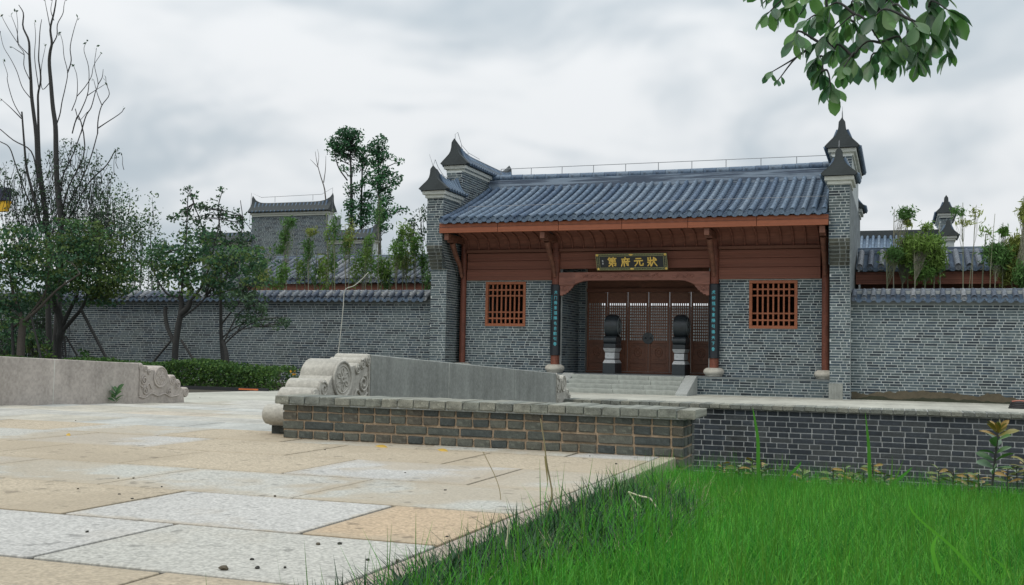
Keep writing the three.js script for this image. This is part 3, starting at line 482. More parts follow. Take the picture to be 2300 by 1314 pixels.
// ------------------------------------------------------------------ gatehouse
const GX0 = -11.83, GX1 = -1.095, XL = -11.38, XR = -1.555, PF = 0.13;   // outer faces of the gables, their inner faces, porch floor
const gate = thing('gatehouse', 'grey brick gatehouse with blue tiled roof and stepped gables', 'building');
{
  const g = gate;
  // --- gable walls
  for (const side of [0, 1]) {
    const a = side ? XR : GX0, b = side ? GX1 : XL, c = (a + b) / 2, core = new MB();
    core.box(a, b, -0.45, 2.83, -32.7, -26.51); for (let k = 0; k < 7; k++) core.box(a + 0.001, b - 0.001, 2.832 + k * 0.0885, 2.832 + (k + 1) * 0.0885 - 0.002, -32.7, -26.51 + 0.05 * (k + 1)); core.box(a, b, 3.452, 4.72, -33.03, -26.16); core.box(a, b, 4.722, 5.63, -31.8, -27.42);
    const w = part('gable_wall', core, M.mortar, g); w.userData.label = side ? 'brick gable wall with lime-smeared outer side' : 'brick gable wall beside the left boundary wall';
    const base = { L: 0.265, Hd: 0.125, joint: 0.017 };
    courses(w, { ...base, at: -26.51, u0: a, u1: b, y0: -0.3, y1: 2.83, seed: 3 + side, single: 70 });
    courses(w, { ...base, at: -26.16, u0: a, u1: b, y0: 3.452, y1: 4.70, seed: 5 + side, single: 25 });
    courses(w, { ...base, at: -27.42, u0: a, u1: b, y0: 4.9, y1: 5.60, seed: 7 + side, single: 0 });
    { const mossy = [[0.085, 0.085, 0.065], [0.10, 0.105, 0.085], [0.07, 0.075, 0.065]]; for (let k = 0; k < 7; k++) courses(w, { at: -26.51 + 0.05 * (k + 1), u0: a, u1: b, y0: 2.832 + k * 0.0885, y1: 2.832 + (k + 1) * 0.0885 - 0.004, course: 0.088, joint: 0.012, seed: 40 + k, tones: mossy, mats: M.bricks, single: 0 }); }
    const inner = side ? a : b, f = side ? -1 : 1;
    if (!side) courses(w, { ...base, axis: 'z', at: inner, face: f, u0: -27.9, u1: -26.53, y0: -0.3, y1: 2.83, seed: 11, single: 20 });
    courses(w, { ...base, axis: 'z', at: inner, face: f, u0: -27.9, u1: -26.18, y0: 2.84, y1: 4.70, seed: 12 + side });
    courses(w, { ...base, axis: 'z', at: inner, face: f, u0: -31.75, u1: -27.44, y0: 4.5, y1: 5.60, seed: 14 + side });
    if (side) part('lime_render', new MB().box(b + 0.001, b + 0.012, 2.2, 4.69, -32.9, -26.2), M.smear, w);
    else courses(w, { ...base, axis: 'z', at: a, face: -1, u0: -32.6, u1: -26.53, y0: -0.3, y1: 4.70, seed: 16 });
    gableCap(w, { c, a0: -25.97, a1: -27.42, y: 4.89, ends: [1, 0], rise: 0.30, h: 0.35, seed: 2 + side });
    gableCap(w, { c, a0: -27.36, a1: -31.85, y: 5.80, ends: [1, 1], rise: 0.36, h: 0.37, seed: 4 + side });
    gableCap(w, { c, a0: -31.80, a1: -33.2, y: 4.89, ends: [0, 1], rise: 0.30, h: 0.35, seed: 6 + side });
    // lightning wires on the caps
    const pl = [[-26.0, 5.56], [-26.1, 5.72], [-26.3, 5.55], [-26.7, 5.37], [-27.35, 5.36]].map(([z, y]) => V3(c, y, z)); wire(w, pl, [[pl[3], 0.12]], 0.007);
    const p2 = [[-27.5, 5.9], [-27.42, 6.66], [-27.6, 6.75], [-27.9, 6.45], [-28.4, 6.32], [-29.3, 6.29]].map(([z, y]) => V3(c, y, z)); wire(w, p2, [[p2[4], 0.14], [p2[3], 0.14]], 0.007);
    if (side) { const mb = new MB(); mb.tube([V3(c, 6.5, -27.42), V3(c + 0.01, 6.82, -27.42)], [0.012, 0.003], 5); part('lightning_rod', mb, M.metal, w); } else { const mb = new MB(); mb.tube([V3(c, 5.5, -26.0), V3(c - 0.12, 5.85, -25.98)], [0.008, 0.003], 5); part('lightning_rod', mb, M.metal, w); }
    part('footing_stone', rbox(side ? XR - 0.02 : XL - 0.30, side ? XR + 0.30 : XL + 0.02, -0.32, 0.06, -26.56, -26.485, 0.01, 1), M.stoneGrey, w);
  }
  // --- platform and porch floor
  const pf = part('platform', new MB().box(XL, XR, -0.45, PF - 0.025, -32, -26.95), M.mortar, g);
  courses(pf, { at: -26.95, u0: XL, u1: -7.95, y0: -0.3, y1: PF - 0.03, seed: 21, single: 10, L: 0.265, Hd: 0.125 }); courses(pf, { at: -26.95, u0: -4.9, u1: XR, y0: -0.3, y1: PF - 0.03, seed: 22, single: 35, L: 0.265, Hd: 0.125 });
  for (let x = XL + 0.01, k = 0; x < XR - 0.1; k++) { const e = Math.min(x + 1.05, XR - 0.01); part('floor_stone', rbox(x, e - 0.006, PF - 0.025, PF, -29.1, -26.93, 0.006, 1), M.greyStone, pf); x = e; }
  // --- brick infill walls with windows
  const infill = (x0, x1, wx0, wx1, seed, name) => {
    const wy0 = 1.345, wy1 = 2.545, w = part('front_wall', (() => { const mb = new MB(); mb.box(x0, wx0, PF, 2.575, -27.62, -27.31); mb.box(wx1, x1, PF, 2.575, -27.62, -27.31); mb.box(wx0, wx1, PF, wy0, -27.62, -27.31); mb.box(wx0, wx1, wy1, 2.575, -27.62, -27.31); return mb; })(), M.mortar, g);
    courses(w, { at: -27.31, u0: x0 + 0.01, u1: x1 - 0.005, y0: PF, y1: 2.565, holes: [[wx0, wx1, wy0, wy1]], seed, single: 75, L: 0.25, Hd: 0.12, joint: 0.016 });
    const F = 0.075, fr = new MB(); for (const [a, b, c, d] of [[wx0, wx1, wy0, wy0 + F], [wx0, wx1, wy1 - F, wy1], [wx0, wx0 + F, wy0 + F, wy1 - F], [wx1 - F, wx1, wy0 + F, wy1 - F]]) fr.add(rbox(a, b, c, d, -27.40, -27.285, 0.008, 1));
    const win = part('window', fr, M.lattice, g), X0 = wx0 + F, X1 = wx1 - F, Y0 = wy0 + F, Y1 = wy1 - F, nc = 8;
    for (let k = 1; k < nc; k++) { const x = lerp(X0, X1, k / nc); part('lattice_bar', BOX(x - 0.020, x + 0.020, Y0, Y1, -27.36, -27.33), M.lattice, win); }
    for (const t of [0.13, 0.29, 0.71, 0.86]) { const y = lerp(Y0, Y1, t); part('lattice_bar', BOX(X0, X1, y - 0.019, y + 0.019, -27.357, -27.327), M.lattice, win); }
  };
  infill(-11.27, -8.66, -10.56, -9.41, 23); infill(-4.29, -1.69, -3.53, -2.36, 24);
  // --- side rooms (dark inside) and passage walls
  const rooms = part('inner_wall', (() => { const mb = new MB(); mb.box(-11.37, -8.62, PF, 3.6, -31.5, -31.38); mb.box(-4.30, -1.56, PF, 3.6, -31.5, -31.38); mb.box(-11.37, -1.56, 3.30, 3.36, -31.4, -27.6); return mb; })(), M.brownWood, g);
  for (const [x0, x1, f, xx] of [[-8.64, -8.40, 1, -8.40], [-4.53, -4.29, -1, -4.53]]) {
    const w = part('passage_wall', new MB().box(x0, x1, PF, 3.3, -31.4, -27.33), M.mortarDark, g); courses(w, { axis: 'z', at: xx, face: f, u0: -28.9, u1: -27.35, y0: PF, y1: 3.0, seed: 33, single: f > 0 ? 30 : 0, joint: 0.014 });
    const j0 = f > 0 ? -8.40 : -4.72, j1 = f > 0 ? -8.20 : -4.53; const jw = part('door_jamb_wall', new MB().box(j0 + 0.005, j1, PF, 3.0, -29.1, -28.9), M.mortarDark, g); courses(jw, { at: -28.9, u0: j0 + 0.01, u1: j1, y0: PF, y1: 3.0, seed: 34, single: f > 0 ? 15 : 0, joint: 0.014, bond: 'english' });
  }
  // --- columns
  const colX = [-11.19, -8.55, -4.38, -1.70];
  colX.forEach((x, k) => {
    const mb = new MB(); mb.tube([V3(x, PF + 0.2, -27.25), V3(x, 3.95, -27.25)], k === 0 || k === 3 ? [0.085, 0.08] : [0.115, 0.108], 18); part('column', mb, M.woodV, g);
    const L = new THREE.LatheGeometry([[0, 0], [0.20, 0], [0.215, 0.03], [0.21, 0.05], [0.245, 0.075], [0.262, 0.12], [0.245, 0.175], [0.19, 0.215], [0.16, 0.222], [0, 0.222]].map(([a, b]) => new THREE.Vector2(a, b)), 28).translate(x, PF, -27.25);
    part('column_base', L, M.stonePale, g);
    // curved brace from the column up to the eave
    const br = new MB(), e = k === 0 ? 0 : 0; br.tube(new THREE.CatmullRomCurve3([V3(x + e, 2.66, -27.10), V3(x, 2.95, -26.95), V3(x, 3.25, -26.62), V3(x, 3.52, -26.40)]).getPoints(8), [0.045, 0.05, 0.055, 0.06, 0.065, 0.07, 0.07, 0.075, 0.08], 7); br.box(x - 0.075, x + 0.075, 3.52, 3.66, -26.55, -26.25); br.box(x - 0.06, x + 0.06, 3.56, 3.72, -27.2, -26.0);
    part('eave_brace', br, M.brownWood, g);
    if (k === 1 || k === 2) part('beam_end', rbox(x - 0.05, x + 0.05, 3.40, 3.50, -26.50, -26.43, 0.01, 1), M.carved, g);
  });
  // --- beams over the infill and the doorway
  const bays = [[-11.08, -8.66], [-8.44, -4.49], [-4.27, -1.81]];
  bays.forEach(([a, b], k) => {
    if (k !== 1) part('beam', rbox(a, b, 2.578, 2.868, -27.42, -27.20, 0.012, 1), M.panelWood, g);
    part('beam', rbox(a, b, 2.872, 3.10, -27.40, -27.225, 0.010, 1), M.panelWood, g); part('beam', rbox(a, b, 3.104, 3.31, -27.40, -27.232, 0.010, 1), M.panelWood, g);
    part('rail', rbox(a, b, 3.32, 3.40, -27.42, -27.13, 0.012, 1), M.brownWood, g);
    // curved board under the eave with ribs
    const cv = new THREE.CatmullRomCurve3([V3(0, 3.40, -27.22), V3(0, 3.58, -27.17), V3(0, 3.72, -26.98), V3(0, 3.80, -26.6), V3(0, 3.86, -26.1)]).getPoints(10), mb = new MB();
    mb.sheet([cv.map((p) => [a - 0.1, p.y, p.z]), cv.map((p) => [b + 0.1, p.y, p.z])], (P) => [P[0], P[2] + P[1]]); part('eave_board', mb, M.panelWood, g);
    const n = Math.round((b - a) / 0.315); for (let q = 0; q <= n; q++) { const x = lerp(a + 0.05, b - 0.05, q / n), rb = new MB(); rb.tube(cv.map((p) => V3(x, p.y - 0.022, p.z + 0.015)), 0.026, 6); part('eave_rib', rb, M.panelWood, g); }
  });
  // carved lintel of the doorway with bracket ends
  {
    const s = new THREE.Shape(); s.moveTo(-8.44, 2.765); s.lineTo(-8.44, 2.44); s.lineTo(-8.06, 2.44); s.bezierCurveTo(-7.95, 2.50, -7.85, 2.555, -7.6, 2.56); s.lineTo(-5.33, 2.56); s.bezierCurveTo(-5.08, 2.555, -4.98, 2.50, -4.87, 2.44); s.lineTo(-4.49, 2.44); s.lineTo(-4.49, 2.765); s.closePath();
    const lt = part('lintel', new THREE.ExtrudeGeometry(s, { depth: 0.16, bevelEnabled: true, bevelSize: 0.006, bevelThickness: 0.006, bevelSegments: 1, curveSegments: 8 }).translate(0, 0, -27.32), M.carved, g);
    const rel = new MB(), z = -27.15; for (const [x0, d] of [[-7.55, 1], [-6.75, -1], [-5.95, 1], [-5.15, -1]]) { const P = []; for (let k = 0; k <= 16; k++) { const t = k / 16; P.push(V3(x0 - 0.27 + 0.54 * t, 2.655 + 0.028 * Math.sin(t * 13 * d), z)); } rel.tube(P, 0.017, 5); for (let k = 0; k < 5; k++) { const cx = x0 - 0.22 + 0.11 * k, cy = 2.655 + (k % 2 ? 0.035 : -0.025), Q = []; for (let q = 0; q <= 9; q++) { const a = q / 9 * 5, rr = 0.034 * (1 - q / 12); Q.push(V3(cx + Math.cos(a) * rr * d, cy + Math.sin(a) * rr, z)); } rel.tube(Q, 0.013, 4); } }
    part('relief', rel, M.carved, lt);
    for (const d of [1, -1]) { const bx = d > 0 ? -8.42 : -4.51, sh = new THREE.Shape(); [[0, 0.26], [0.36, 0.26], [0.335, 0.20], [0.30, 0.19], [0.275, 0.135], [0.235, 0.125], [0.215, 0.075], [0.17, 0.07], [0.14, 0.02], [0.09, 0.03], [0.06, -0.01], [0, 0.0]].forEach(([x, y], k) => (k ? sh.lineTo(x, y) : sh.moveTo(x, y)));
      const ge = new THREE.ExtrudeGeometry(sh, { depth: 0.07, bevelEnabled: true, bevelSize: 0.006, bevelThickness: 0.006, bevelSegments: 1 }), mm = new MB(); mm.add(ge, new THREE.Matrix4().makeBasis(V3(d, 0, 0), V3(0, 1, 0), V3(0, 0, 1)).setPosition(bx, 2.175, -27.27));
      const bk = part('bracket', mm, M.carved, g), sp = new MB(), Q = []; for (let q = 0; q <= 14; q++) { const a = q / 14 * 9, rr = 0.085 * (1 - q / 17); Q.push(V3(bx + d * (0.13 + Math.cos(a) * rr), 2.33 + Math.sin(a) * rr, -27.19)); } sp.tube(Q, 0.011, 5); part('relief', sp, M.carved, bk); }
  }
  // --- fascia
  { const w = XR - XL + 0.06, n = 6; for (let k = 0; k < n; k++) part('fascia_board', rbox(XL - 0.0 + (XR - XL) * k / n + 0.004, XL + (XR - XL) * (k + 1) / n - 0.004, 3.735, 3.985, -26.02, -25.94, 0.008, 1), M.fascia, g); part('eave_beam', BOX(XL, XR, 3.80, 3.98, -26.2, -26.025), M.brownWood, g); }
  // --- roof
  const rf = part('roof', (() => { const mb = new MB(), top = [[-25.93, 3.98], [-27.1, 4.36], [-28.3, 4.77], [-29.5, 5.26], [-29.7, 5.26], [-30.9, 4.77], [-32.1, 4.36], [-33.27, 3.98]]; mb.sheet(top.map(([z, y]) => [[XL, y - 0.02, z], [XR, y - 0.02, z]])); mb.sheet(top.map(([z, y]) => [[XR, y - 0.10, z], [XL, y - 0.10, z]])); return mb; })(), M.pans[0], g);
  tileSlope(rf, { o: V3(XL + 0.09, 0, -25.88), u: V3(1, 0, 0), v: V3(0, 0, -1), n: 41, sp: (XR - XL - 0.18) / 40, curve: [[0, 4.065], [0.5, 4.22], [1.2, 4.455], [2.4, 4.905], [3.52, 5.385]], r: 0.064, tile: 0.32, seed: 5 });
  const back = part('rear_slope', (() => { const mb = new MB(); mb.sheet([[-29.7, 5.34], [-30.9, 4.88], [-33.3, 4.06]].map(([z, y]) => [[XL, y, z], [XR, y, z]])); return mb; })(), M.tiles[2], rf);
  part('ridge', rbox(XL + 0.01, XR - 0.01, 5.20, 5.665, -29.70, -29.44, 0.01, 1), M.ridgeLime, rf);
  { const n = 28; for (let k = 0; k < n; k++) { const mb = new MB(), a = lerp(XL, XR, k / n), b = lerp(XL, XR, (k + 1) / n) - 0.008, dy = 0.05 * Math.pow(Math.abs((a + b) / 2 - (XL + XR) / 2) / 4.9, 3); mb.tube([V3(a, 5.71 + dy, -29.58), V3(b, 5.71 + dy, -29.58)], 0.10, 10); part('ridge_tile', mb, M.tiles[k % 4], rf); mb.at(null); } }
  { const a = V3(XL + 0.35, 6.02, -29.58), b = V3(XR - 0.1, 6.02, -29.58), posts = []; for (let k = 0; k <= 10; k++) posts.push([a.clone().lerp(b, k / 10), 0.22]); wire(rf, [a, b], posts, 0.009); }
  { const a = V3(XL + 0.5, 4.52, -26.75), b = V3(XR - 0.1, 4.52, -26.75), posts = []; for (let k = 0; k <= 8; k++) posts.push([a.clone().lerp(b, k / 8), 0.12]); wire(rf, [a, b], posts, 0.006); }
  // --- doors
  const DZ = -29.05, DX0 = -8.20, DW = (8.20 - 4.72) / 6;
  part('door_frame', (() => { const mb = new MB(); mb.box(DX0, -4.72, 2.40, 3.30, DZ - 0.08, DZ - 0.02); mb.box(DX0, -4.72, 2.36, 2.46, DZ - 0.09, DZ + 0.05); mb.box(DX0, -4.72, PF, PF + 0.05, DZ - 0.08, DZ + 0.06); return mb; })(), M.brownWood, g);
  for (let k = 0; k < 6; k++) {
    const x0 = DX0 + k * DW + 0.006, x1 = x0 + DW - 0.012, y0 = PF + 0.055, y1 = 2.355, S = 0.055, mb = new MB();
    for (const [a, b, c, d] of [[x0, x0 + S, y0, y1], [x1 - S, x1, y0, y1], [x0 + S, x1 - S, y1 - 0.30, y1], [x0 + S, x1 - S, y0, y0 + 0.07], [x0 + S, x1 - S, 0.96, 1.04], [x0 + S, x1 - S, 0.42, 0.47]]) mb.add(rbox(a, b, c, d, DZ - 0.05, DZ, 0.006, 1));
    const dr = part('door', mb, M.doorWood, g);
    part('door_panel', (() => { const q = new MB(); q.box(x0 + S, x1 - S, y0 + 0.07, 0.42, DZ - 0.035, DZ - 0.022); q.box(x0 + S, x1 - S, 0.47, 0.96, DZ - 0.035, DZ - 0.022); q.add(rbox(x0 + S + 0.05, x1 - S - 0.05, 0.53, 0.90, DZ - 0.03, DZ - 0.012, 0.006, 1)); q.add(rbox(x0 + S + 0.05, x1 - S - 0.05, y0 + 0.11, 0.385, DZ - 0.03, DZ - 0.014, 0.006, 1)); const R0 = []; for (let a = 0; a <= 20; a++) { const w = a / 20 * 2 * Math.PI; R0.push(V3((x0 + x1) / 2 + Math.cos(w) * 0.10, 0.715 + Math.sin(w) * 0.12, DZ - 0.01)); } q.tube(R0, 0.012, 5, false); R0.forEach((p) => p.sub(V3((x0 + x1) / 2, 0.715, 0)).multiplyScalar(0.5).add(V3((x0 + x1) / 2, 0.715, (DZ - 0.01) / 2))); q.tube(R0, 0.012, 5, false); return q; })(), M.doorWood, dr);
    const lt = new MB(), X0 = x0 + S, X1 = x1 - S, Y0 = 1.04, Y1 = y1 - 0.30; for (let q = 1; q < 8; q++) lt.box(lerp(X0, X1, q / 8) - 0.014, lerp(X0, X1, q / 8) + 0.014, Y0, Y1, DZ - 0.035, DZ - 0.015); for (let q = 1; q < 13; q++) lt.box(X0, X1, lerp(Y0, Y1, q / 13) - 0.016, lerp(Y0, Y1, q / 13) + 0.016, DZ - 0.033, DZ - 0.013);
    part('door_lattice', lt, M.doorWood, dr);
  }
  { const mb = new MB(), x = DX0 + 3 * DW; for (const s of [-1, 1]) { const P = []; for (let k = 0; k <= 10; k++) { const a = Math.PI / 2 + s * Math.PI * k / 10; P.push([x + s * 0.004 + Math.cos(a) * 0.155, 1.10 + Math.sin(a) * 0.155]); } const sh = new THREE.Shape(); P.forEach((p, k) => (k ? sh.lineTo(...p) : sh.moveTo(...p))); mb.add(new THREE.ExtrudeGeometry(sh, { depth: 0.014, bevelEnabled: true, bevelSize: 0.004, bevelThickness: 0.004, bevelSegments: 1 }).translate(0, 0, DZ + 0.003)); mb.add(new THREE.SphereGeometry(0.03, 10, 8).translate(x + s * 0.07, 1.10, DZ + 0.03)); } part('door_plate', mb, M.blackStone, g); }
}
// couplet boards on the two middle columns, name board over the door
const GL = {
  men: [[[20, 8], [28, 18]], [[15, 25], [15, 95]], [[38, 15], [85, 15], [85, 95], [75, 90]]],
  long: [[[10, 35], [90, 30]], [[45, 5], [42, 50], [12, 95]], [[60, 40], [60, 85], [90, 85], [92, 72]], [[68, 8], [78, 20]], [[85, 45], [55, 70]]],
  de: [[[28, 5], [10, 28]], [[30, 30], [8, 55]], [[22, 48], [22, 95]], [[45, 8], [82, 8], [82, 38], [45, 38], [45, 8]], [[45, 22], [82, 22]], [[38, 50], [92, 50]], [[35, 65], [95, 65]], [[75, 52], [75, 95], [62, 90]], [[48, 75], [56, 84]]],
  yi: [[[50, 2], [50, 10]], [[20, 12], [82, 12]], [[12, 28], [90, 28]], [[30, 38], [72, 38], [72, 62], [30, 62], [30, 38]], [[30, 50], [72, 50]], [[20, 75], [14, 92]], [[35, 72], [38, 92], [70, 92]], [[55, 72], [60, 80]], [[78, 72], [88, 85]]],
  fu: [[[20, 5], [28, 14]], [[8, 25], [38, 25], [12, 60]], [[25, 45], [25, 95]], [[48, 10], [92, 10]], [[54, 22], [86, 22], [86, 42], [54, 42], [54, 22]], [[48, 55], [92, 55], [92, 92], [48, 92], [48, 55]], [[70, 55], [70, 92]], [[48, 73], [92, 73]]],
  yang: [[[12, 8], [12, 95]], [[12, 10], [34, 10], [22, 35], [34, 55], [18, 60]], [[48, 8], [85, 8], [85, 38], [48, 38], [48, 8]], [[48, 23], [85, 23]], [[40, 50], [95, 50]], [[55, 52], [40, 80]], [[52, 62], [90, 62], [86, 92], [76, 90]], [[66, 64], [50, 90]]],
  ming: [[[45, 5], [15, 40]], [[38, 18], [80, 18], [20, 65]], [[35, 30], [48, 42]], [[40, 58], [85, 58], [85, 92], [40, 92], [40, 58]]],
  zi: [[[50, 2], [40, 18]], [[25, 20], [78, 20], [78, 95], [25, 95], [25, 20]], [[25, 45], [78, 45]], [[25, 70], [78, 70]]],
  qian: [[[25, 5], [25, 20]], [[8, 15], [44, 15]], [[12, 30], [42, 30], [42, 60], [12, 60], [12, 30]], [[12, 45], [42, 45]], [[6, 75], [48, 75]], [[26, 60], [26, 98]], [[62, 5], [52, 28]], [[58, 20], [95, 20]], [[56, 42], [88, 42], [56, 80], [60, 90], [94, 88], [95, 75]]],
  yin: [[[12, 12], [50, 12], [50, 35], [14, 35]], [[14, 35], [10, 58], [52, 58], [48, 90], [36, 84]], [[80, 5], [80, 97]]],
  chun: [[[18, 12], [82, 12]], [[22, 27], [78, 27]], [[8, 42], [92, 42]], [[50, 2], [42, 42], [8, 72]], [[55, 42], [94, 70]], [[32, 58], [68, 58], [68, 95], [32, 95], [32, 58]], [[32, 76], [68, 76]]],
  hu: [[[50, 2], [50, 20]], [[50, 10], [78, 10]], [[18, 22], [88, 22], [84, 34]], [[18, 22], [16, 60], [5, 95]], [[30, 42], [78, 36]], [[50, 30], [50, 52], [80, 52]], [[42, 62], [38, 80], [22, 95]], [[42, 62], [68, 62], [68, 88], [92, 88], [92, 76]]],
  bang: [[[6, 28], [40, 28]], [[24, 5], [24, 95]], [[24, 32], [6, 65]], [[26, 35], [40, 52]], [[70, 2], [70, 14]], [[48, 15], [94, 15]], [[46, 44], [46, 34], [95, 34], [93, 44]], [[50, 55], [92, 55]], [[66, 55], [60, 80], [46, 95]], [[64, 68], [86, 68], [82, 92], [74, 90]]],
  tian: [[[18, 15], [82, 15]], [[8, 45], [92, 45]], [[50, 15], [48, 50], [10, 95]], [[52, 48], [92, 92]]],
  xia: [[[8, 12], [92, 12]], [[48, 12], [48, 96]], [[55, 38], [75, 52]]],
  xiang: [[[70, 4], [30, 14]], [[8, 28], [92, 28]], [[50, 10], [50, 52]], [[48, 30], [10, 58]], [[52, 30], [92, 55]], [[30, 62], [72, 62], [72, 95], [30, 95], [30, 62]], [[30, 78], [72, 78]]],
  yuan: [[[25, 15], [76, 13]], [[8, 40], [92, 37]], [[38, 40], [35, 65], [10, 94]], [[60, 39], [60, 80], [68, 90], [94, 88], [97, 70]]],
  fu2: [[[50, 2], [56, 13]], [[15, 19], [93, 17]], [[20, 19], [18, 60], [5, 96]], [[42, 28], [26, 55]], [[35, 45], [35, 95]], [[45, 45], [94, 44]], [[76, 28], [76, 91], [65, 86]], [[54, 58], [63, 71]]],
  di: [[[22, 2], [8, 21]], [[18, 12], [46, 11]], [[30, 14], [36, 22]], [[64, 1], [53, 20]], [[60, 12], [92, 10]], [[74, 14], [80, 22]], [[18, 31], [82, 29], [82, 46], [22, 47], [17, 65], [87, 63], [82, 90], [71, 85]], [[50, 24], [50, 99]], [[48, 66], [12, 95]]],
  zhuang: [[[12, 8], [12, 38], [36, 37]], [[36, 4], [36, 97]], [[7, 57], [36, 55]], [[22, 57], [20, 76], [5, 95]], [[46, 35], [97, 33]], [[70, 5], [68, 42], [43, 95]], [[70, 42], [80, 70], [99, 95]], [[82, 11], [93, 23]]],
};
function glyph(name, size, w, depth) {   // brush strokes as rounded bars, origin at the centre of the character
  const mb = new MB(); for (const st of GL[name]) { const P = st.map(([x, y]) => V3((x / 100 - 0.5) * size, (0.5 - y / 100) * size, 0)); for (let k = 0; k + 1 < P.length; k++) { const a = P[k], b = P[k + 1], d = b.clone().sub(a), L = d.length(), ang = Math.atan2(d.y, d.x), g = new RoundedBoxGeometry(L + w * 0.9, w * (k ? 0.85 : 1), depth, 1, Math.min(w, depth) * 0.3); mb.add(g, M4((a.x + b.x) / 2, (a.y + b.y) / 2, 0, 0, 0, ang)); } } return mb.geo();
}
{
  const set = [['long', 'men', 'de', 'yi', 'fu', 'yang', 'ming', 'zi', 'qian', 'yin', 'chun'], ['hu', 'bang', 'fu', 'ming', 'yi', 'yang', 'yin', 'de', 'tian', 'xia', 'xiang']];
  [-8.55, -4.38].forEach((x, s) => {
    const o = thing('couplet_board', s ? 'black couplet board with turquoise characters on the column beside the right window wall' : 'black couplet board with turquoise characters on the column beside the left window wall', 'sign', 'couplet boards on the porch columns');
    const sh = new MB(), rows = [], rr = 0.135; for (const y of [0.60, 2.445]) { const r = []; for (let k = 0; k <= 16; k++) { const a = -0.15 * Math.PI + 1.3 * Math.PI * k / 16; r.push([x + Math.cos(a) * rr, y, -27.25 + Math.sin(a) * rr]); } rows.push(r); }
    sh.sheet(rows, (P) => [P[0], P[1]]); const b = part('board', sh, M.board, o); part('board_edge', (() => { const m = new MB(); for (const y of [0.60, 2.445]) m.tube(rows[0].map((p) => V3(p[0], y, p[2])), 0.010, 5); return m; })(), M.board, o);
    set[s].forEach((c, k) => { const m = part('character', glyph(c, 0.092, 0.0115, 0.008), M.turq, o); m.position.set(x + (s ? -0.0 : 0.035), 2.24 - k * (s ? 0.142 : 0.135), -27.25 + rr + 0.002); m.rotation.y = s ? -0.05 : 0.2; if (!s) m.position.z -= 0.004; });
    if (!s) for (let k = 0; k < 12; k++) { const m = part('character', glyph(['men', 'zi', 'xia'][k % 3], 0.032, 0.007, 0.006), M.turq, o); m.position.set(x - 0.075, 2.15 - k * 0.055, -27.25 + 0.115); m.rotation.y = -0.55; }
  });
}
{
  const o = thing('name_board', 'black name board with four gold characters hanging above the doorway', 'sign'); o.position.set(-6.455, 3.015, -26.965); o.rotation.x = 0.45; const W = 0.93, Hh = 0.225;
  part('board', rbox(-W, W, -Hh, Hh, -0.03, 0.0, 0.006, 1), M.board, o);
  const fr = new MB(); for (const k of [0, 1]) { const w = W - 0.004 - k * 0.085, h = Hh - 0.004 - k * 0.055, t = 0.007; fr.box(-w, w, h - t, h, 0.001, 0.012); fr.box(-w, w, -h, -h + t, 0.001, 0.012); fr.box(-w, -w + t, -h, h, 0.0015, 0.0115); fr.box(w - t, w, -h, h, 0.0015, 0.0115); } part('frame', fr, M.goldDull, o);
  const or = new MB(); for (let x = -W + 0.09; x < W - 0.06; x += 0.042) for (const s of [-1, 1]) or.add(new THREE.TorusGeometry(0.012, 0.004, 4, 8), M4(x, s * (Hh - 0.031), 0.004)); for (let y = -Hh + 0.08; y < Hh - 0.06; y += 0.042) for (const s of [-1, 1]) or.add(new THREE.TorusGeometry(0.012, 0.004, 4, 8), M4(s * (W - 0.046), y, 0.004)); part('frame_scrollwork', or, M.goldDull, o);
  const fl = new MB(); for (const [x, y] of [[-W + 0.045, Hh - 0.035], [W - 0.045, Hh - 0.035], [-W + 0.045, -Hh + 0.035], [W - 0.045, -Hh + 0.035]]) for (let k = 0; k < 6; k++) fl.add(new THREE.SphereGeometry(0.018, 6, 5).scale(1, 1, 0.5), M4(x + Math.cos(k) * 0.017, y + Math.sin(k) * 0.017, 0.008)); for (const s of [-1, 1]) fl.add(new THREE.OctahedronGeometry(0.05).scale(1.3, 0.6, 0.25), M4(0, s * (Hh - 0.031), 0.008)); part('frame_flower', fl, M.gold, o);
  ['di', 'fu2', 'yuan', 'zhuang'].forEach((c, k) => { const m = part('character', glyph(c, 0.245, 0.034, 0.02), M.gold, o); m.position.set(-0.50 + k * 0.345, 0.0, 0.008); });
  ['ming', 'zi'].forEach((c, k) => { const m = part('character', glyph(c, 0.045, 0.009, 0.008), M.marble, o); m.position.set(-0.755, 0.03 - k * 0.07, 0.004); });
}
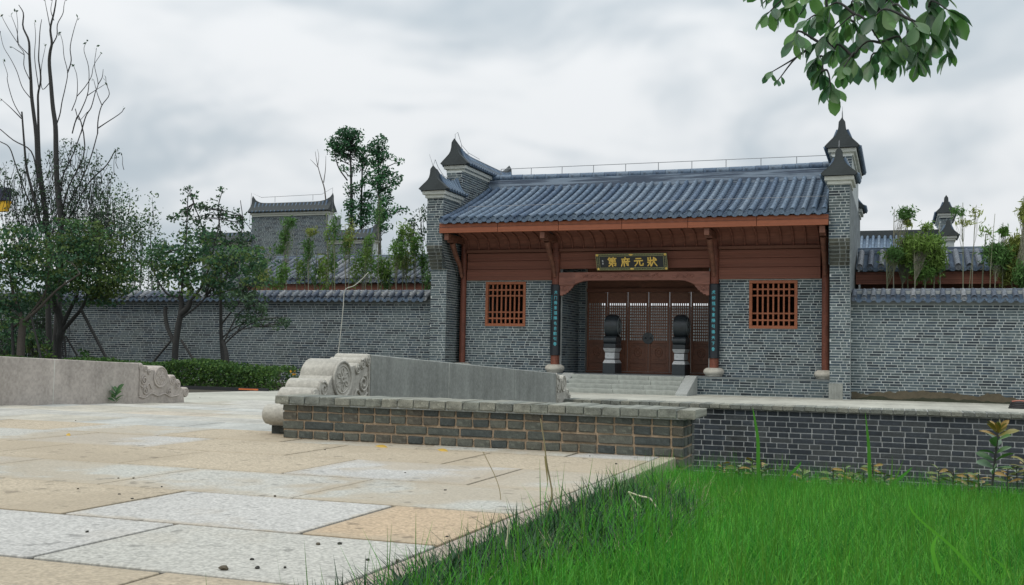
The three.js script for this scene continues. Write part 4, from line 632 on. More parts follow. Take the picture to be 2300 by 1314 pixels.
// stone steps with sloping cheeks
{
  const o = thing('stone_steps', 'pale stone steps with plain sloping cheek slabs in front of the doorway', 'steps'), n = 4, h = (PF + 0.30) / n;
  for (let k = 0; k < n; k++) { const y = PF - 0.012 - k * h, z = -26.92 + (k + 1) * 0.30; const cut = [-7.92, -6.7, -5.9, -5.02]; for (let q = 0; q < 3; q++) part('step', rbox(cut[q] + (k % 2 ? 0.12 * (q > 0) : 0) + 0.002, cut[q + 1] + (k % 2 && q < 2 ? 0.12 : 0) - 0.002, y - h - 0.02, y, -26.95, z, 0.012, 2), M.stepStone, o); }
  for (const x of [-8.18, -5.01]) { const s = new THREE.Shape(); s.moveTo(0, -0.42); s.lineTo(0, PF + 0.012); s.lineTo(-0.10, PF + 0.012); s.lineTo(-1.42, -0.27); s.lineTo(-1.42, -0.42); s.closePath(); const g = new THREE.ExtrudeGeometry(s, { depth: 0.27, bevelEnabled: true, bevelSize: 0.005, bevelThickness: 0.005, bevelSegments: 1 }), mb = new MB(); mb.add(g, new THREE.Matrix4().makeBasis(V3(0, 0, -1), V3(0, 1, 0), V3(1, 0, 0)).setPosition(x, 0, -26.95)); part('cheek_slab', mb, M.granite, o); }
}
// drum stones either side of the doors
[-7.28, -5.42].forEach((x, s) => {
  const o = thing('drum_stone', s ? 'black drum stone on white waisted plinth beside the doors, on the window-and-steps-cheek side' : 'black drum stone on white waisted plinth beside the doors, with carved side catching light', 'door stone', 'drum stones flanking the doors'); o.userData.label = 'tall black drum stone on a white waisted plinth flanking the doors';
  o.position.set(x, PF, -28.35); const hw = 0.17;
  part('base_block', rbox(-hw, hw, 0, 0.28, -0.36, 0.36, 0.01, 1), M.blackStone, o);
  const fr = (y0, y1, a, b) => { const m = new MB(), A = [hw * a, 0.36 * a], B = [hw * b, 0.36 * b]; const P = (y, q) => [[-q[0], y, q[1]], [q[0], y, q[1]], [q[0], y, -q[1]], [-q[0], y, -q[1]]], L = P(y0, A), U = P(y1, B); for (let k = 0; k < 4; k++) m.quad(L[k], L[(k + 1) % 4], U[(k + 1) % 4], U[k]); m.quad(U[0], U[1], U[2], U[3]); m.quad(L[3], L[2], L[1], L[0]); return m; };
  part('plinth', fr(0.282, 0.37, 1.0, 0.8), M.marble, o); part('plinth', fr(0.40, 0.56, 0.76, 0.76), M.marble, o); part('plinth', fr(0.58, 0.68, 0.8, 1.0), M.marble, o); part('plinth_waist', BOX(-hw * 0.72, hw * 0.72, 0.36, 0.60, -0.25, 0.25), M.blackStone, o);
  part('scroll_base', (() => { const m = new MB(); m.add(rbox(-hw, hw, 0.682, 0.80, -0.33, 0.33, 0.02, 2)); cylX(m, -hw - 0.004, hw + 0.004, 0.90, 0.22, 0.105); cylX(m, -hw - 0.002, hw + 0.002, 0.90, -0.20, 0.105); m.box(-hw + 0.005, hw - 0.005, 0.79, 0.98, -0.22, 0.22); return m; })(), M.blackStone, o);
  const d = part('drum', (() => { const m = new MB(); m.tube([V3(-hw - 0.005, 1.27, -0.02), V3(-hw, 1.27, -0.02), V3(-hw * 0.6, 1.27, -0.02), V3(0, 1.27, -0.02), V3(hw * 0.6, 1.27, -0.02), V3(hw, 1.27, -0.02), V3(hw + 0.005, 1.27, -0.02)], [0.24, 0.27, 0.315, 0.325, 0.315, 0.27, 0.24], 30); return m; })(), M.blackStone, o);
  part('drum_carving', (() => { const m = new MB(); for (const sx of [-1, 1]) { const xx = sx * (hw + 0.008); for (const r of [0.225, 0.15]) m.tube(Array.from({ length: 25 }, (_, k) => V3(xx, 1.27 + Math.sin(k / 24 * 6.2832) * r, -0.02 + Math.cos(k / 24 * 6.2832) * r)), 0.012, 5, false); for (let k = 0; k < 5; k++) spiral(m, xx, 1.27 + Math.sin(k * 1.257) * 0.10, -0.02 + Math.cos(k * 1.257) * 0.10, 0.04, 1.4, 0.010, 1, k); } return m; })(), M.greyStone, d);
});

// ------------------------------------------------------------------ boundary walls with tiled coping
function boundary(name, label, x0, x1, single, seed, yb) {
  const o = thing(name, label, 'wall'), zf = -26.9, zb = -27.3, yt = 1.93;
  part('core', new MB().box(x0, x1, -0.5, yt - 0.002, zb, zf), M.mortar, o);
  courses(o, { at: zf, u0: x0, u1: x1, y0: yb, y1: yt, single, seed, L: 0.262, Hd: 0.122, joint: 0.0165 });
  part('corbel', (() => { const m = new MB(); m.box(x0, x1, yt, yt + 0.058, zb - 0.03, zf + 0.03); m.box(x0, x1, yt + 0.06, yt + 0.10, zb - 0.06, zf + 0.065); return m; })(), M.greyStone, o);
  const rf = part('coping_roof', new MB().box(x0, x1, yt + 0.10, 2.26, zb + 0.1, zf - 0.1), M.mortarDark, o), sp = 0.217, n = Math.floor((x1 - x0 - 0.1) / sp);
  tileSlope(rf, { o: V3(x0 + 0.08, 0, zf + 0.20), u: V3(1, 0, 0), v: V3(0, 0, -1), n, sp, curve: [[0, 2.065], [0.15, 2.13], [0.36, 2.25]], r: 0.062, tile: 0.18, mats: M.wallTiles, seed, seg: 6 });
  part('rear_slope', (() => { const m = new MB(); m.sheet([[zb - 0.2, 2.05], [zb + 0.2, 2.26]].map(([z, y]) => [[x1, y, z], [x0, y, z]])); return m; })(), M.wallTiles[0], rf);
  const rnd = rngOf(seed); for (let x = x0; x < x1; x += 0.30) { const m = new MB(); m.tube([V3(x, 2.262 + rnd() * 0.006, -27.1), V3(Math.min(x1, x + 0.295), 2.262 + rnd() * 0.006, -27.1)], 0.05, 8); part('ridge_tile', m, M.wallTiles[Math.floor(rnd() * 4)], rf); }
  return o;
}
{
  const o = boundary('boundary_wall', 'grey brick boundary wall with tiled coping and muddy foot, beside the lime-smeared gable', -1.09, 4.6, 300, 51, -0.3), mud = (name, hgt, amp, off, m, seed) => {
    const mb = new MB(), n = 240; for (let k = 0; k < n; k++) { const x0 = lerp(-1.08, 4.6, k / n), x1 = lerp(-1.08, 4.6, (k + 1) / n), h = (x) => -0.3 + hgt + amp * (fbm(x / 12 + 2, seed * 0.1, 24, 5, seed) - 0.5) * 2; mb.quad([x0, -0.34, -26.9 + off], [x1, -0.34, -26.9 + off], [x1, Math.max(-0.3, h(x1)), -26.9 + off], [x0, Math.max(-0.3, h(x0)), -26.9 + off], [[x0, 0], [x1, 0], [x1, 0.3], [x0, 0.3]]); } part(name, mb, m, o); };
  mud('mud_splash', 0.17, 0.20, 0.0095, mat([0.135, 0.115, 0.078], { map: rep(T.grain, 1.5), roughness: 1 }), 3); mud('moss_stain', 0.05, 0.12, 0.0125, mat([0.055, 0.062, 0.04], { map: rep(T.grain, 1.5), roughness: 1 }), 8);
}
boundary('boundary_wall', 'long grey brick boundary wall with tiled coping behind the small trees and hedge', -33, -11.84, 300, 52, -0.25);

// ------------------------------------------------------------------ buildings behind the walls
function corridor(name, label, pxa, pxb, pyE, pyT, zE, depth, sp, seed, x1max) {
  const a = onZ(pxa, pyE, zE), b = onZ(pxb, pyE, zE), x0 = a.x, x1 = Math.min(b.x, x1max), yE = (a.y + b.y) / 2, yT = onZ((pxa + pxb) / 2, pyT, zE - depth).y;
  const o = thing(name, label, 'building');
  const rf = part('roof', (() => { const m = new MB(); m.sheet([[zE + 0.05, yE - 0.04], [zE - depth, yT - 0.04], [zE - depth * 2, yE - 0.04]].map(([z, y]) => [[x0, y, z], [x1, y, z]])); return m; })(), M.pans[0], o);
  tileSlope(rf, { o: V3(x0 + 0.1, 0, zE + 0.1), u: V3(1, 0, 0), v: V3(0, 0, -1), n: Math.floor((x1 - x0 - 0.15) / sp), sp, curve: [[0, yE], [depth * 0.45, lerp(yE, yT, 0.42)], [depth, yT]], r: sp * 0.29, tile: 0.24, mats: M.wallTiles, seed, seg: 6 });
  part('ridge', rbox(x0, x1, yT - 0.03, yT + 0.14, zE - depth - 0.1, zE - depth + 0.08, 0.02, 1), M.ridgeLime, rf);
  part('fascia_board', rbox(x0, x1, yE - 0.42, yE - 0.10, zE - 0.06, zE + 0.02, 0.01, 1), M.panelWood, o);
  part('wall', BOX(x0 + 0.1, x1 - 0.1, -0.5, yE - 0.1, zE - depth * 2 + 0.3, zE - 0.7), M.brownWood, o);
  return o;
}
corridor('corridor_building', 'tiled corridor roof with brown fascia seen above the boundary wall beside the lime-smeared gable', 1922, 2420, 600, 566, -28.9, 1.5, 0.258, 71, 99);
corridor('corridor_building', 'tiled corridor roof with brown fascia behind the bamboo and the long boundary wall', 540, 980, 630, 583, -30.6, 2.2, 0.245, 72, -11.95);
{ // far hall, right
  const z = -50, o = thing('hall_building', 'dark tiled hall roof with stepped gable far behind the bamboo clump', 'building'), a = onZ(1880, 520, z), b = onZ(2118, 520, z), yR = a.y, x0 = a.x, x1 = b.x;
  const rf = part('roof', (() => { const m = new MB(); m.sheet([[z + 4.4, yR - 2.3], [z, yR - 0.25], [z - 4.4, yR - 2.3]].map(([q, y]) => [[x0, y - 0.05, q], [x1, y - 0.05, q]])); return m; })(), M.pans[0], o);
  tileSlope(rf, { o: V3(x0 + 0.1, 0, z + 4.4), u: V3(1, 0, 0), v: V3(0, 0, -1), n: Math.floor((x1 - x0 - 0.1) / 0.24), sp: 0.24, curve: [[0, yR - 2.3], [2.2, yR - 1.4], [4.3, yR - 0.3]], r: 0.07, tile: 0.35, mats: M.tiles, seed: 73, seg: 5 });
  part('ridge', rbox(x0, x1, yR - 0.35, yR, z - 0.12, z + 0.12, 0.02, 1), M.cap, rf);
  part('wall', BOX(x0 + 0.2, x1 - 0.2, -0.5, yR - 2.3, z - 3.6, z + 3.6), M.greyStone, o);
  const t = onZ(2125, 470, z + 1.8), cx = t.x, w = part('gable_wall', (() => { const m = new MB(); m.box(cx - 0.23, cx + 0.23, -0.5, t.y - 0.35, z - 1.8, z + 1.8); m.box(cx - 0.23, cx + 0.23, -0.5, t.y - 1.5, z - 3.6, z + 3.6); return m; })(), M.mortar, o);
  courses(w, { at: z + 1.8, u0: cx - 0.23, u1: cx + 0.23, y0: t.y - 1.4, y1: t.y - 0.36, seed: 5 });
  gableCap(w, { c: cx, a0: z + 2.0, a1: z - 2.0, y: t.y - 0.17, rise: 0.36, h: 0.37, seed: 8, sp: 0.2 }); gableCap(w, { c: cx, a0: z + 3.8, a1: z + 1.8, y: t.y - 1.31, ends: [1, 0], rise: 0.30, h: 0.35, seed: 9, sp: 0.2 });
}
{ // far gabled house, left
  const z = -47, o = thing('gabled_house', 'grey brick house with white-corniced stepped gable behind the bamboo', 'building');
  const A = onZ(566, 480, z), B = onZ(737, 480, z), yc = A.y, L = onZ(455, 545, z), Rr = onZ(838, 540, z), y2 = (L.y + Rr.y) / 2, core = new MB();
  core.box(A.x, B.x, -0.5, yc - 0.15, z - 0.45, z); core.box(L.x, A.x - 0.002, -0.5, y2 - 0.15, z - 0.44, z - 0.006); core.box(B.x + 0.002, Rr.x, -0.5, y2 - 0.15, z - 0.44, z - 0.006);
  const w = part('gable_wall', core, M.mortar, o);
  courses(w, { at: z, u0: A.x, u1: B.x, y0: 1.5, y1: yc - 0.17, seed: 61, single: 60 }); courses(w, { at: z - 0.006, u0: B.x + 0.01, u1: Rr.x, y0: 1.5, y1: y2 - 0.17, seed: 62 }); courses(w, { at: z - 0.006, u0: L.x, u1: A.x - 0.01, y0: 1.5, y1: y2 - 0.17, seed: 63 });
  gableCap(w, { along: 'x', c: z - 0.22, a0: A.x - 0.12, a1: B.x + 0.12, y: yc + 0.02, rise: 0.42, h: 0.50, tip: 0.22, half: 0.46, seed: 21, sp: 0.215 });
  gableCap(w, { along: 'x', c: z - 0.225, a0: B.x - 0.05, a1: Rr.x + 0.15, y: y2 + 0.02, ends: [0, 1], rise: 0.42, h: 0.50, tip: 0.22, half: 0.46, seed: 22, sp: 0.215 });
  gableCap(w, { along: 'x', c: z - 0.225, a0: L.x - 0.15, a1: A.x + 0.05, y: y2 + 0.02, ends: [1, 0], rise: 0.42, h: 0.50, tip: 0.22, half: 0.46, seed: 23, sp: 0.215 });
  part('side_wall', BOX(B.x - 0.45, B.x, -0.5, yc - 0.16, z - 1.3, z - 0.455), M.greyStone, o);
  const a = V3(A.x - 0.2, yc + 0.98, z - 0.2), b = V3(B.x + 0.1, yc + 0.98, z - 0.2); wire(w, [V3(A.x - 0.2, yc - 0.6, z - 0.1), V3(A.x - 0.2, yc + 1.1, z - 0.2), V3(A.x + 0.4, yc + 0.85, z - 0.2), V3(B.x - 0.5, yc + 0.90, z - 0.2), V3(B.x + 0.1, yc + 1.2, z - 0.2), V3(B.x + 0.15, yc - 0.4, z - 0.1)], [[V3(A.x + 1.2, yc + 0.87, z - 0.2), 0.3], [V3(B.x - 1.0, yc + 0.9, z - 0.2), 0.3]], 0.011);
}
// courtyard wall seen through the door lattice
{ const o = solo('courtyard_screen', BOX(-11, -2, -0.5, 2.46, -40.3, -40), M.greyStone, 'plain grey courtyard screen glimpsed through the door lattice', 'screen'); }

// ------------------------------------------------------------------ leaves, twigs, trees
function leaf(mb, p, s, rnd, wide = 0.30, droop = 0) {
  const a = rnd() * 6.283, e = (rnd() - 0.5) * 2.2 - droop, t = V3(Math.cos(a) * Math.cos(e), Math.sin(e), Math.sin(a) * Math.cos(e)), w = V3(rnd() - 0.5, rnd() - 0.5, rnd() - 0.5).cross(t).normalize(), h = s / 2, k = s * wide;
  mb.quad([p.x - t.x * h, p.y - t.y * h, p.z - t.z * h], [p.x + w.x * k, p.y + w.y * k, p.z + w.z * k], [p.x + t.x * h, p.y + t.y * h, p.z + t.z * h], [p.x - w.x * k, p.y - w.y * k, p.z - w.z * k]);
}
const inBall = (rnd) => { for (;;) { const x = rnd() * 2 - 1, y = rnd() * 2 - 1, z = rnd() * 2 - 1; if (x * x + y * y + z * z < 1) return [x, y, z]; } };
// clumps of leaves in ellipsoids given in photo pixels at a depth plane; returns clump centres for twigs
function clumps(mb, blobs, z, rnd, { per = 22, dens = 1, size = 0.06, clump = 0.16, tint, deep = 0.8, wide = 0.30, flat = 0.75 }) {
  const out = [];
  for (const [px, py, rx, ry, dd = 1] of blobs) {
    const c = onZ(px, py, z), sc = Math.abs(onZ(px + 100, py, z).x - c.x) / 100, RX = rx * sc, RY = ry * sc, n = Math.max(2, Math.round(dens * dd * rx * ry * sc * sc * 110));
    for (let k = 0; k < n; k++) {
      const [x, y, w] = inBall(rnd), q = V3(c.x + x * RX, c.y + y * RY, c.z + w * Math.max(RX, RY) * deep); out.push(q);
      const f = 0.7 + 0.6 * rnd(), base = tint[Math.floor(rnd() * tint.length)];
      for (let i = 0; i < per * f; i++) { const [a, b, d] = inBall(rnd), g = 0.8 + 0.4 * rnd(); mb.col = base.map((v) => v * g); leaf(mb, V3(q.x + a * clump, q.y + b * clump * flat, q.z + d * clump), size * (0.65 + 0.7 * rnd()), rnd, wide); }
    }
  }
  return out;
}
function bendTube(mb, a, b, r0, r1, rnd, sag = 0.12, seg = 5) { const L = a.distanceTo(b), P = []; const j = () => V3((rnd() - 0.5), (rnd() - 0.5) * 0.6, (rnd() - 0.5)).multiplyScalar(L * sag); const m1 = a.clone().lerp(b, 0.35).add(j()), m2 = a.clone().lerp(b, 0.7).add(j()); const c = new THREE.CatmullRomCurve3([a, m1, m2, b]).getPoints(6); mb.tube(c, c.map((_, k) => lerp(r0, r1, k / 6)), seg, false); return c; }
const poly = (pts, z, dz = 0) => pts.map(([x, y], k) => { const p = onZ(x, y, z + dz * k / pts.length); return p; });
const smooth = (P, n) => new THREE.CatmullRomCurve3(P).getPoints(n ?? P.length * 3);
function limb(mb, pts, r0, r1, z, seg = 6) { const c = smooth(poly(pts, z)); mb.tube(c, c.map((_, k) => lerp(r0, r1, k / (c.length - 1))), seg); return c; }
const greenMaple = [[0.062, 0.150, 0.066], [0.088, 0.180, 0.062], [0.125, 0.190, 0.056], [0.054, 0.128, 0.074]];
const greenDark = [[0.056, 0.106, 0.064], [0.074, 0.132, 0.070], [0.064, 0.115, 0.058]];
const greenLight = [[0.07, 0.16, 0.035], [0.10, 0.19, 0.035], [0.05, 0.12, 0.035]];
M.leaf = leafMat([1, 1, 1], 0.38); M.leafFar = leafMat([1, 1, 1], 0.2);
{ // tall bare-topped tree with several stems
  const o = thing('bare_tree', 'tall multi-stemmed tree with bare upper branches and thin leaves lower down', 'tree'), z = -23.6, mb = new MB(), s = 1 / 4.38, S = (a) => a.map(([x, y]) => [x * s, y * s]), rnd = rngOf(404);
  const base = [[112, 815], [110, 760], [108, 640], [107, 521]];
  limb(mb, [...base, [93, 419], [85, 371], [81, 300], [70.8, 214.6], [69.6, 182.6], [66.2, 127.9], [64.6, 91.3], [51.4, 59.4], [52.5, 29.7], [42, 11]], 0.088, 0.010, z, 8);
  limb(mb, [[122, 815], [134, 640], [136.5, 521], [136.5, 486], [128.6, 418.7], [125.8, 339.6], [124.4, 281], [118.7, 240], [114, 183], [110.7, 137], [113, 114], [116.4, 98], [113, 64], [121, 30], [126, 0], [128, -40]], 0.095, 0.010, z + 0.3, 8);
  limb(mb, [[95, 520], [75, 440], [60, 380], [55, 330], [49, 251]], 0.045, 0.022, z + 0.2);
  limb(mb, [[100, 520], [100, 450], [90, 372], [86.8, 300], [85.6, 240], [85.6, 210], [91.3, 182.6], [90.2, 157.5], [86.8, 134.7], [87.9, 102.7], [90.2, 64], [93.6, 43.4]], 0.045, 0.008, z - 0.3);
  const thin = [[[555, 1230], [590, 1120], [610, 1000], [640, 870], [665, 715], [630, 560], [617, 420], [590, 320]], [[665, 715], [700, 600], [690, 470], [725, 300], [765, 170]], [[515, 440], [560, 350], [565, 240], [620, 130], [630, 50], [648, -20]], [[710, 1314], [740, 1200], [800, 1080], [860, 930], [875, 800], [870, 650], [825, 480], [850, 410]], [[795, 1314], [850, 1130], [895, 1060], [940, 900], [965, 830], [930, 640], [950, 470]], [[960, 1314], [965, 1180], [1000, 1040], [1075, 930], [1045, 820], [1040, 760]], [[965, 1260], [1040, 1210], [1200, 1100], [1220, 1065]], [[210, 1165], [105, 1060], [5, 970]], [[212, 1150], [130, 1000], [70, 770], [75, 740], [30, 600]], [[295, 960], [220, 860], [165, 700], [105, 580], [35, 460], [0, 310]], [[283, 540], [180, 430], [70, 260], [10, 145]], [[180, 425], [165, 300], [110, 150]], [[705, 1090], [755, 950], [755, 740], [725, 650]], [[385, 900], [340, 560], [350, 360], [340, 220]], [[500, 800], [420, 880], [405, 690], [450, 440]], [[300, 800], [235, 650], [235, 520], [175, 430], [175, 250], [160, 100]], [[755, 950], [840, 850], [900, 750], [920, 650], [1000, 520]], [[965, 830], [1005, 760], [1015, 680]], [[1000, 1030], [960, 930], [920, 780]], [[860, 940], [920, 900], [1030, 830]], [[740, 1070], [780, 1180], [860, 1100]], [[240, 540], [115, 460]], [[495, 280], [460, 100], [440, 0]], [[530, 200], [500, 100], [515, 0]]];
  thin.forEach((t, k) => limb(mb, S(t), k < 8 ? 0.018 : 0.013, 0.006, z + (rnd() - 0.5) * 0.8, 5));
  [[[162, 300], [175, 260], [190, 340], [150, 430], [136, 500]], [[181, 300], [165, 345], [140, 400], [137, 480]], [[219, 300], [205, 350], [185, 400], [150, 470], [137, 520]], [[260, 335], [240, 370], [200, 410], [150, 500]], [[0, 318], [20, 330], [35, 370], [60, 440], [90, 520]], [[0, 290], [30, 315], [70, 340], [85, 400]]].forEach((t) => limb(mb, t, 0.014, 0.022, z, 5));
  const lv = new MB(), tips = clumps(lv, [[20, 400, 40, 40, 0.7], [70, 420, 60, 60, 0.8], [150, 400, 70, 70, 0.9], [215, 390, 40, 50, 0.8], [180, 470, 80, 70], [60, 480, 70, 50], [235, 460, 30, 60, 0.7], [130, 520, 110, 50], [265, 345, 14, 12], [120, 350, 50, 20, 0.4], [240, 520, 50, 50]], z, rnd, { per: 7, dens: 0.85, size: 0.085, clump: 0.17, tint: greenDark, deep: 0.5, wide: 0.24 });
  for (const t of tips) { const a = t.clone().add(V3((rnd() - 0.5) * 0.5, -0.25 - rnd() * 0.6, (rnd() - 0.5) * 0.3)); bendTube(mb, a, t.clone().add(V3(0, 0.1, 0)), 0.010, 0.005, rnd, 0.15, 3); }
  for (let k = 0; k < 40; k++) { const t = thin[k % thin.length], q = t[t.length - 1], p = onZ(q[0] * s + (rnd() - 0.5) * 8, q[1] * s + (rnd() - 0.5) * 10, z); lv.col = greenDark[k % 3]; leaf(lv, p, 0.12, rnd, 0.25); }
  part('trunk', mb, M.bark, o); part('crown', lv, M.leaf, o);
}
function smallTree(label, z, seed, limbs, blobs, opt, barkM = M.bark) {
  const o = thing('ornamental_tree', label, 'tree', 'small trees before the long wall'), rnd = rngOf(seed), mb = new MB(), lv = new MB(); let ends = [];
  limbs.forEach(([pts, r0, r1]) => { const c = limb(mb, pts, r0, r1, z, 8); ends.push(c[c.length - 1], c[Math.floor(c.length * 0.7)]); });
  const tips = clumps(lv, blobs, z, rnd, opt);
  tips.forEach((t, k) => { if (k % (opt.skip || 1)) return; let best = ends[0], bd = 1e9; for (const e of ends) { const d = e.distanceTo(t) + (e.y > t.y ? 1 : 0); if (d < bd) { bd = d; best = e; } } const c = bendTube(mb, best, t, 0.014, 0.005, rnd, 0.12, 4); if (rnd() < 0.3) ends.push(c[3]); });
  part('trunk', mb, barkM, o); part('crown', lv, M.leaf, o); return o;
}
const maple = { per: 22, dens: 0.85, size: 0.082, clump: 0.32, flat: 0.36, tint: greenMaple, deep: 0.9, skip: 5, wide: 0.36 };
smallTree('leafy tree with low forking pale branches above the end of the pinkish parapet', -20.6, 501, [[[[45, 830], [48, 760], [52, 720]], 0.10, 0.08], [[[52, 725], [90, 690], [130, 650], [180, 615]], 0.045, 0.02], [[[52, 722], [30, 660], [20, 600]], 0.05, 0.02], [[[60, 715], [100, 660], [110, 600]], 0.035, 0.015], [[[30, 735], [66, 710], [100, 685]], 0.03, 0.015]], [[20, 560, 50, 50], [70, 545, 50, 45], [10, 640, 45, 60], [75, 620, 55, 50], [120, 580, 40, 45], [60, 700, 40, 30, 0.5], [10, 720, 25, 40]], maple, M.barkPale);
smallTree('dark leafy tree with thick trunk and long wooden prop', -22.0, 502, [[[[128, 830], [130, 770], [138, 740], [128, 690]], 0.115, 0.085], [[[136, 748], [165, 715], [185, 690], [200, 650]], 0.06, 0.03], [[[138, 735], [160, 690], [175, 660]], 0.06, 0.03], [[[126, 700], [120, 650], [140, 600]], 0.07, 0.03]], [[150, 540, 55, 40], [205, 545, 55, 45], [250, 560, 45, 50], [270, 610, 35, 45], [220, 620, 60, 45], [160, 600, 60, 50], [200, 660, 50, 30], [250, 660, 35, 30], [120, 640, 40, 40]], { ...maple, tint: [...greenMaple, [0.075, 0.115, 0.03]] });
smallTree('leafy tree with dark forked trunk held by two short props before the wall', -21.4, 503, [[[[393, 830], [394, 780], [400, 735], [408, 690], [405, 665]], 0.08, 0.06], [[[392, 770], [376, 735], [371, 700], [372, 690]], 0.05, 0.045], [[[407, 705], [422, 690], [428, 675]], 0.08, 0.06], [[[410, 712], [440, 690], [462, 668]], 0.028, 0.018], [[[405, 668], [375, 660], [350, 620], [340, 590]], 0.03, 0.012], [[[406, 668], [412, 620], [418, 540], [422, 440]], 0.03, 0.010], [[[425, 680], [455, 640], [480, 560], [498, 470]], 0.03, 0.010]], [[370, 580, 25, 40], [400, 580, 40, 45], [440, 560, 40, 45], [475, 600, 55, 50], [540, 590, 50, 45], [580, 610, 30, 40, 0.7], [420, 620, 50, 35], [470, 645, 50, 28], [400, 650, 35, 18, 0.6]], maple);
smallTree('sparse twiggy tree crown with small clustered leaves rising beside the gabled house', -22.6, 504, [[[[503, 830], [497, 760], [496, 690], [495, 640]], 0.055, 0.03], [[[496, 730], [520, 700], [545, 670]], 0.025, 0.014], [[[497, 760], [530, 735], [560, 725]], 0.022, 0.012], [[[495, 650], [470, 560], [440, 470], [420, 420]], 0.02, 0.008], [[[495, 645], [500, 560], [490, 470], [500, 425]], 0.02, 0.008], [[[495, 645], [530, 570], [545, 500], [540, 450]], 0.02, 0.008]], [[420, 420, 10, 14], [380, 480, 14, 14, 0.5], [430, 455, 22, 32], [455, 480, 28, 30], [480, 465, 30, 25], [500, 430, 14, 12], [520, 490, 30, 25], [545, 510, 22, 25], [400, 500, 20, 25, 0.7], [460, 530, 60, 30], [535, 545, 40, 30], [560, 590, 40, 40], [520, 640, 45, 40], [575, 640, 40, 35]], { per: 9, dens: 1.1, size: 0.085, clump: 0.12, tint: [...greenDark, greenMaple[0]], deep: 0.6, skip: 2 });
smallTree('low spreading branch of dark leaves reaching across the long wall', -21.0, 505, [[[[512, 832], [508, 790], [500, 765]], 0.05, 0.04], [[[502, 775], [535, 745], [575, 722], [625, 712]], 0.022, 0.008], [[[502, 770], [540, 700], [570, 690]], 0.02, 0.008]], [[560, 690, 50, 14], [600, 722, 50, 14], [545, 715, 30, 14], [640, 718, 18, 10], [540, 670, 40, 20]], { per: 16, dens: 1.4, size: 0.075, clump: 0.12, tint: greenDark, deep: 0.7, skip: 3 });
{ // props
  const st = (pts, z, r, label) => { const mb = new MB(), c = poly(pts, z); mb.tube(c, r, 7); solo('tree_prop', mb, M.bark, label, 'stake', 'wooden props of the small trees'); };
  st([[340, 818], [384, 765]], -21.2, 0.028, 'wooden prop leaning on the dark forked trunk'); st([[441, 818], [407, 764]], -21.2, 0.030, 'wooden prop leaning on the dark forked trunk');
  st([[243, 812], [182, 695]], -21.8, 0.038, 'long wooden prop leaning on the thick-trunked tree'); st([[94, 812], [70, 710]], -20.5, 0.026, 'straight wooden prop under the pale forking branches'); st([[30, 812], [27, 725]], -20.5, 0.034, 'upright pale stake under the pale forking branches'); st([[125, 812], [124, 752]], -21.6, 0.028, 'short prop at the foot of the thick-trunked tree'); st([[148, 812], [145, 755]], -21.7, 0.026, 'short prop at the foot of the thick-trunked tree'); st([[178, 808], [148, 755]], -21.9, 0.024, 'short prop at the foot of the thick-trunked tree');
  const h = new MB(); h.tube(smooth(poly([[827, 612], [815, 625], [795, 642], [776, 650], [771, 690], [766, 740], [759, 800]], -26.2), 20), 0.011, 6); solo('hose', h, mat([0.62, 0.62, 0.55]), 'pale hose hanging down over the long boundary wall', 'hose');
}
// thin whips behind the long wall and bamboo behind both walls
{
  const rnd = rngOf(606), lab = 'thin leafy sapling rising behind the long boundary wall', grp = 'saplings behind the long wall';
  for (let k = 0; k < 16; k++) {
    const px = 150 + k * 14 + rnd() * 8, z = -28.2 - rnd() * 2.5, top = 415 + rnd() * 90 - (px > 240 ? 10 : 0) + (px > 345 ? 50 : 0), mb = new MB(), lv = new MB(), o = thing('sapling', lab, 'sapling', grp);
    for (let s = 0; s < 3; s++) { const x = px + (rnd() - 0.5) * 16, c = smooth(poly([[x, 780], [x + (rnd() - 0.5) * 8, 640], [x + (rnd() - 0.5) * 14, (640 + top) / 2], [x + (rnd() - 0.5) * 18, top + rnd() * 40]], z + (rnd() - 0.5) * 0.5), 10); mb.tube(c, c.map((_, q) => lerp(0.02, 0.006, q / 10)), 4); for (let q = 3; q <= 10; q++) for (let i = 0; i < 20; i++) { lv.col = (rnd() < 0.5 ? greenDark : greenMaple)[Math.floor(rnd() * 3)]; leaf(lv, c[q].clone().add(V3((rnd() - 0.5) * 0.5, (rnd() - 0.5) * 0.4, (rnd() - 0.5) * 0.45)), 0.07 + rnd() * 0.06, rnd, 0.25); } }
    part('stem', mb, M.bark, o); part('foliage', lv, M.leaf, o);
  }
}
M.culms = [[0.20, 0.22, 0.13], [0.26, 0.26, 0.19], [0.17, 0.19, 0.12]].map((c) => mat(c, { roughness: 0.6 }));
const bambooTint = [[0.13, 0.26, 0.06], [0.17, 0.28, 0.06], [0.10, 0.21, 0.06], [0.26, 0.31, 0.08]];
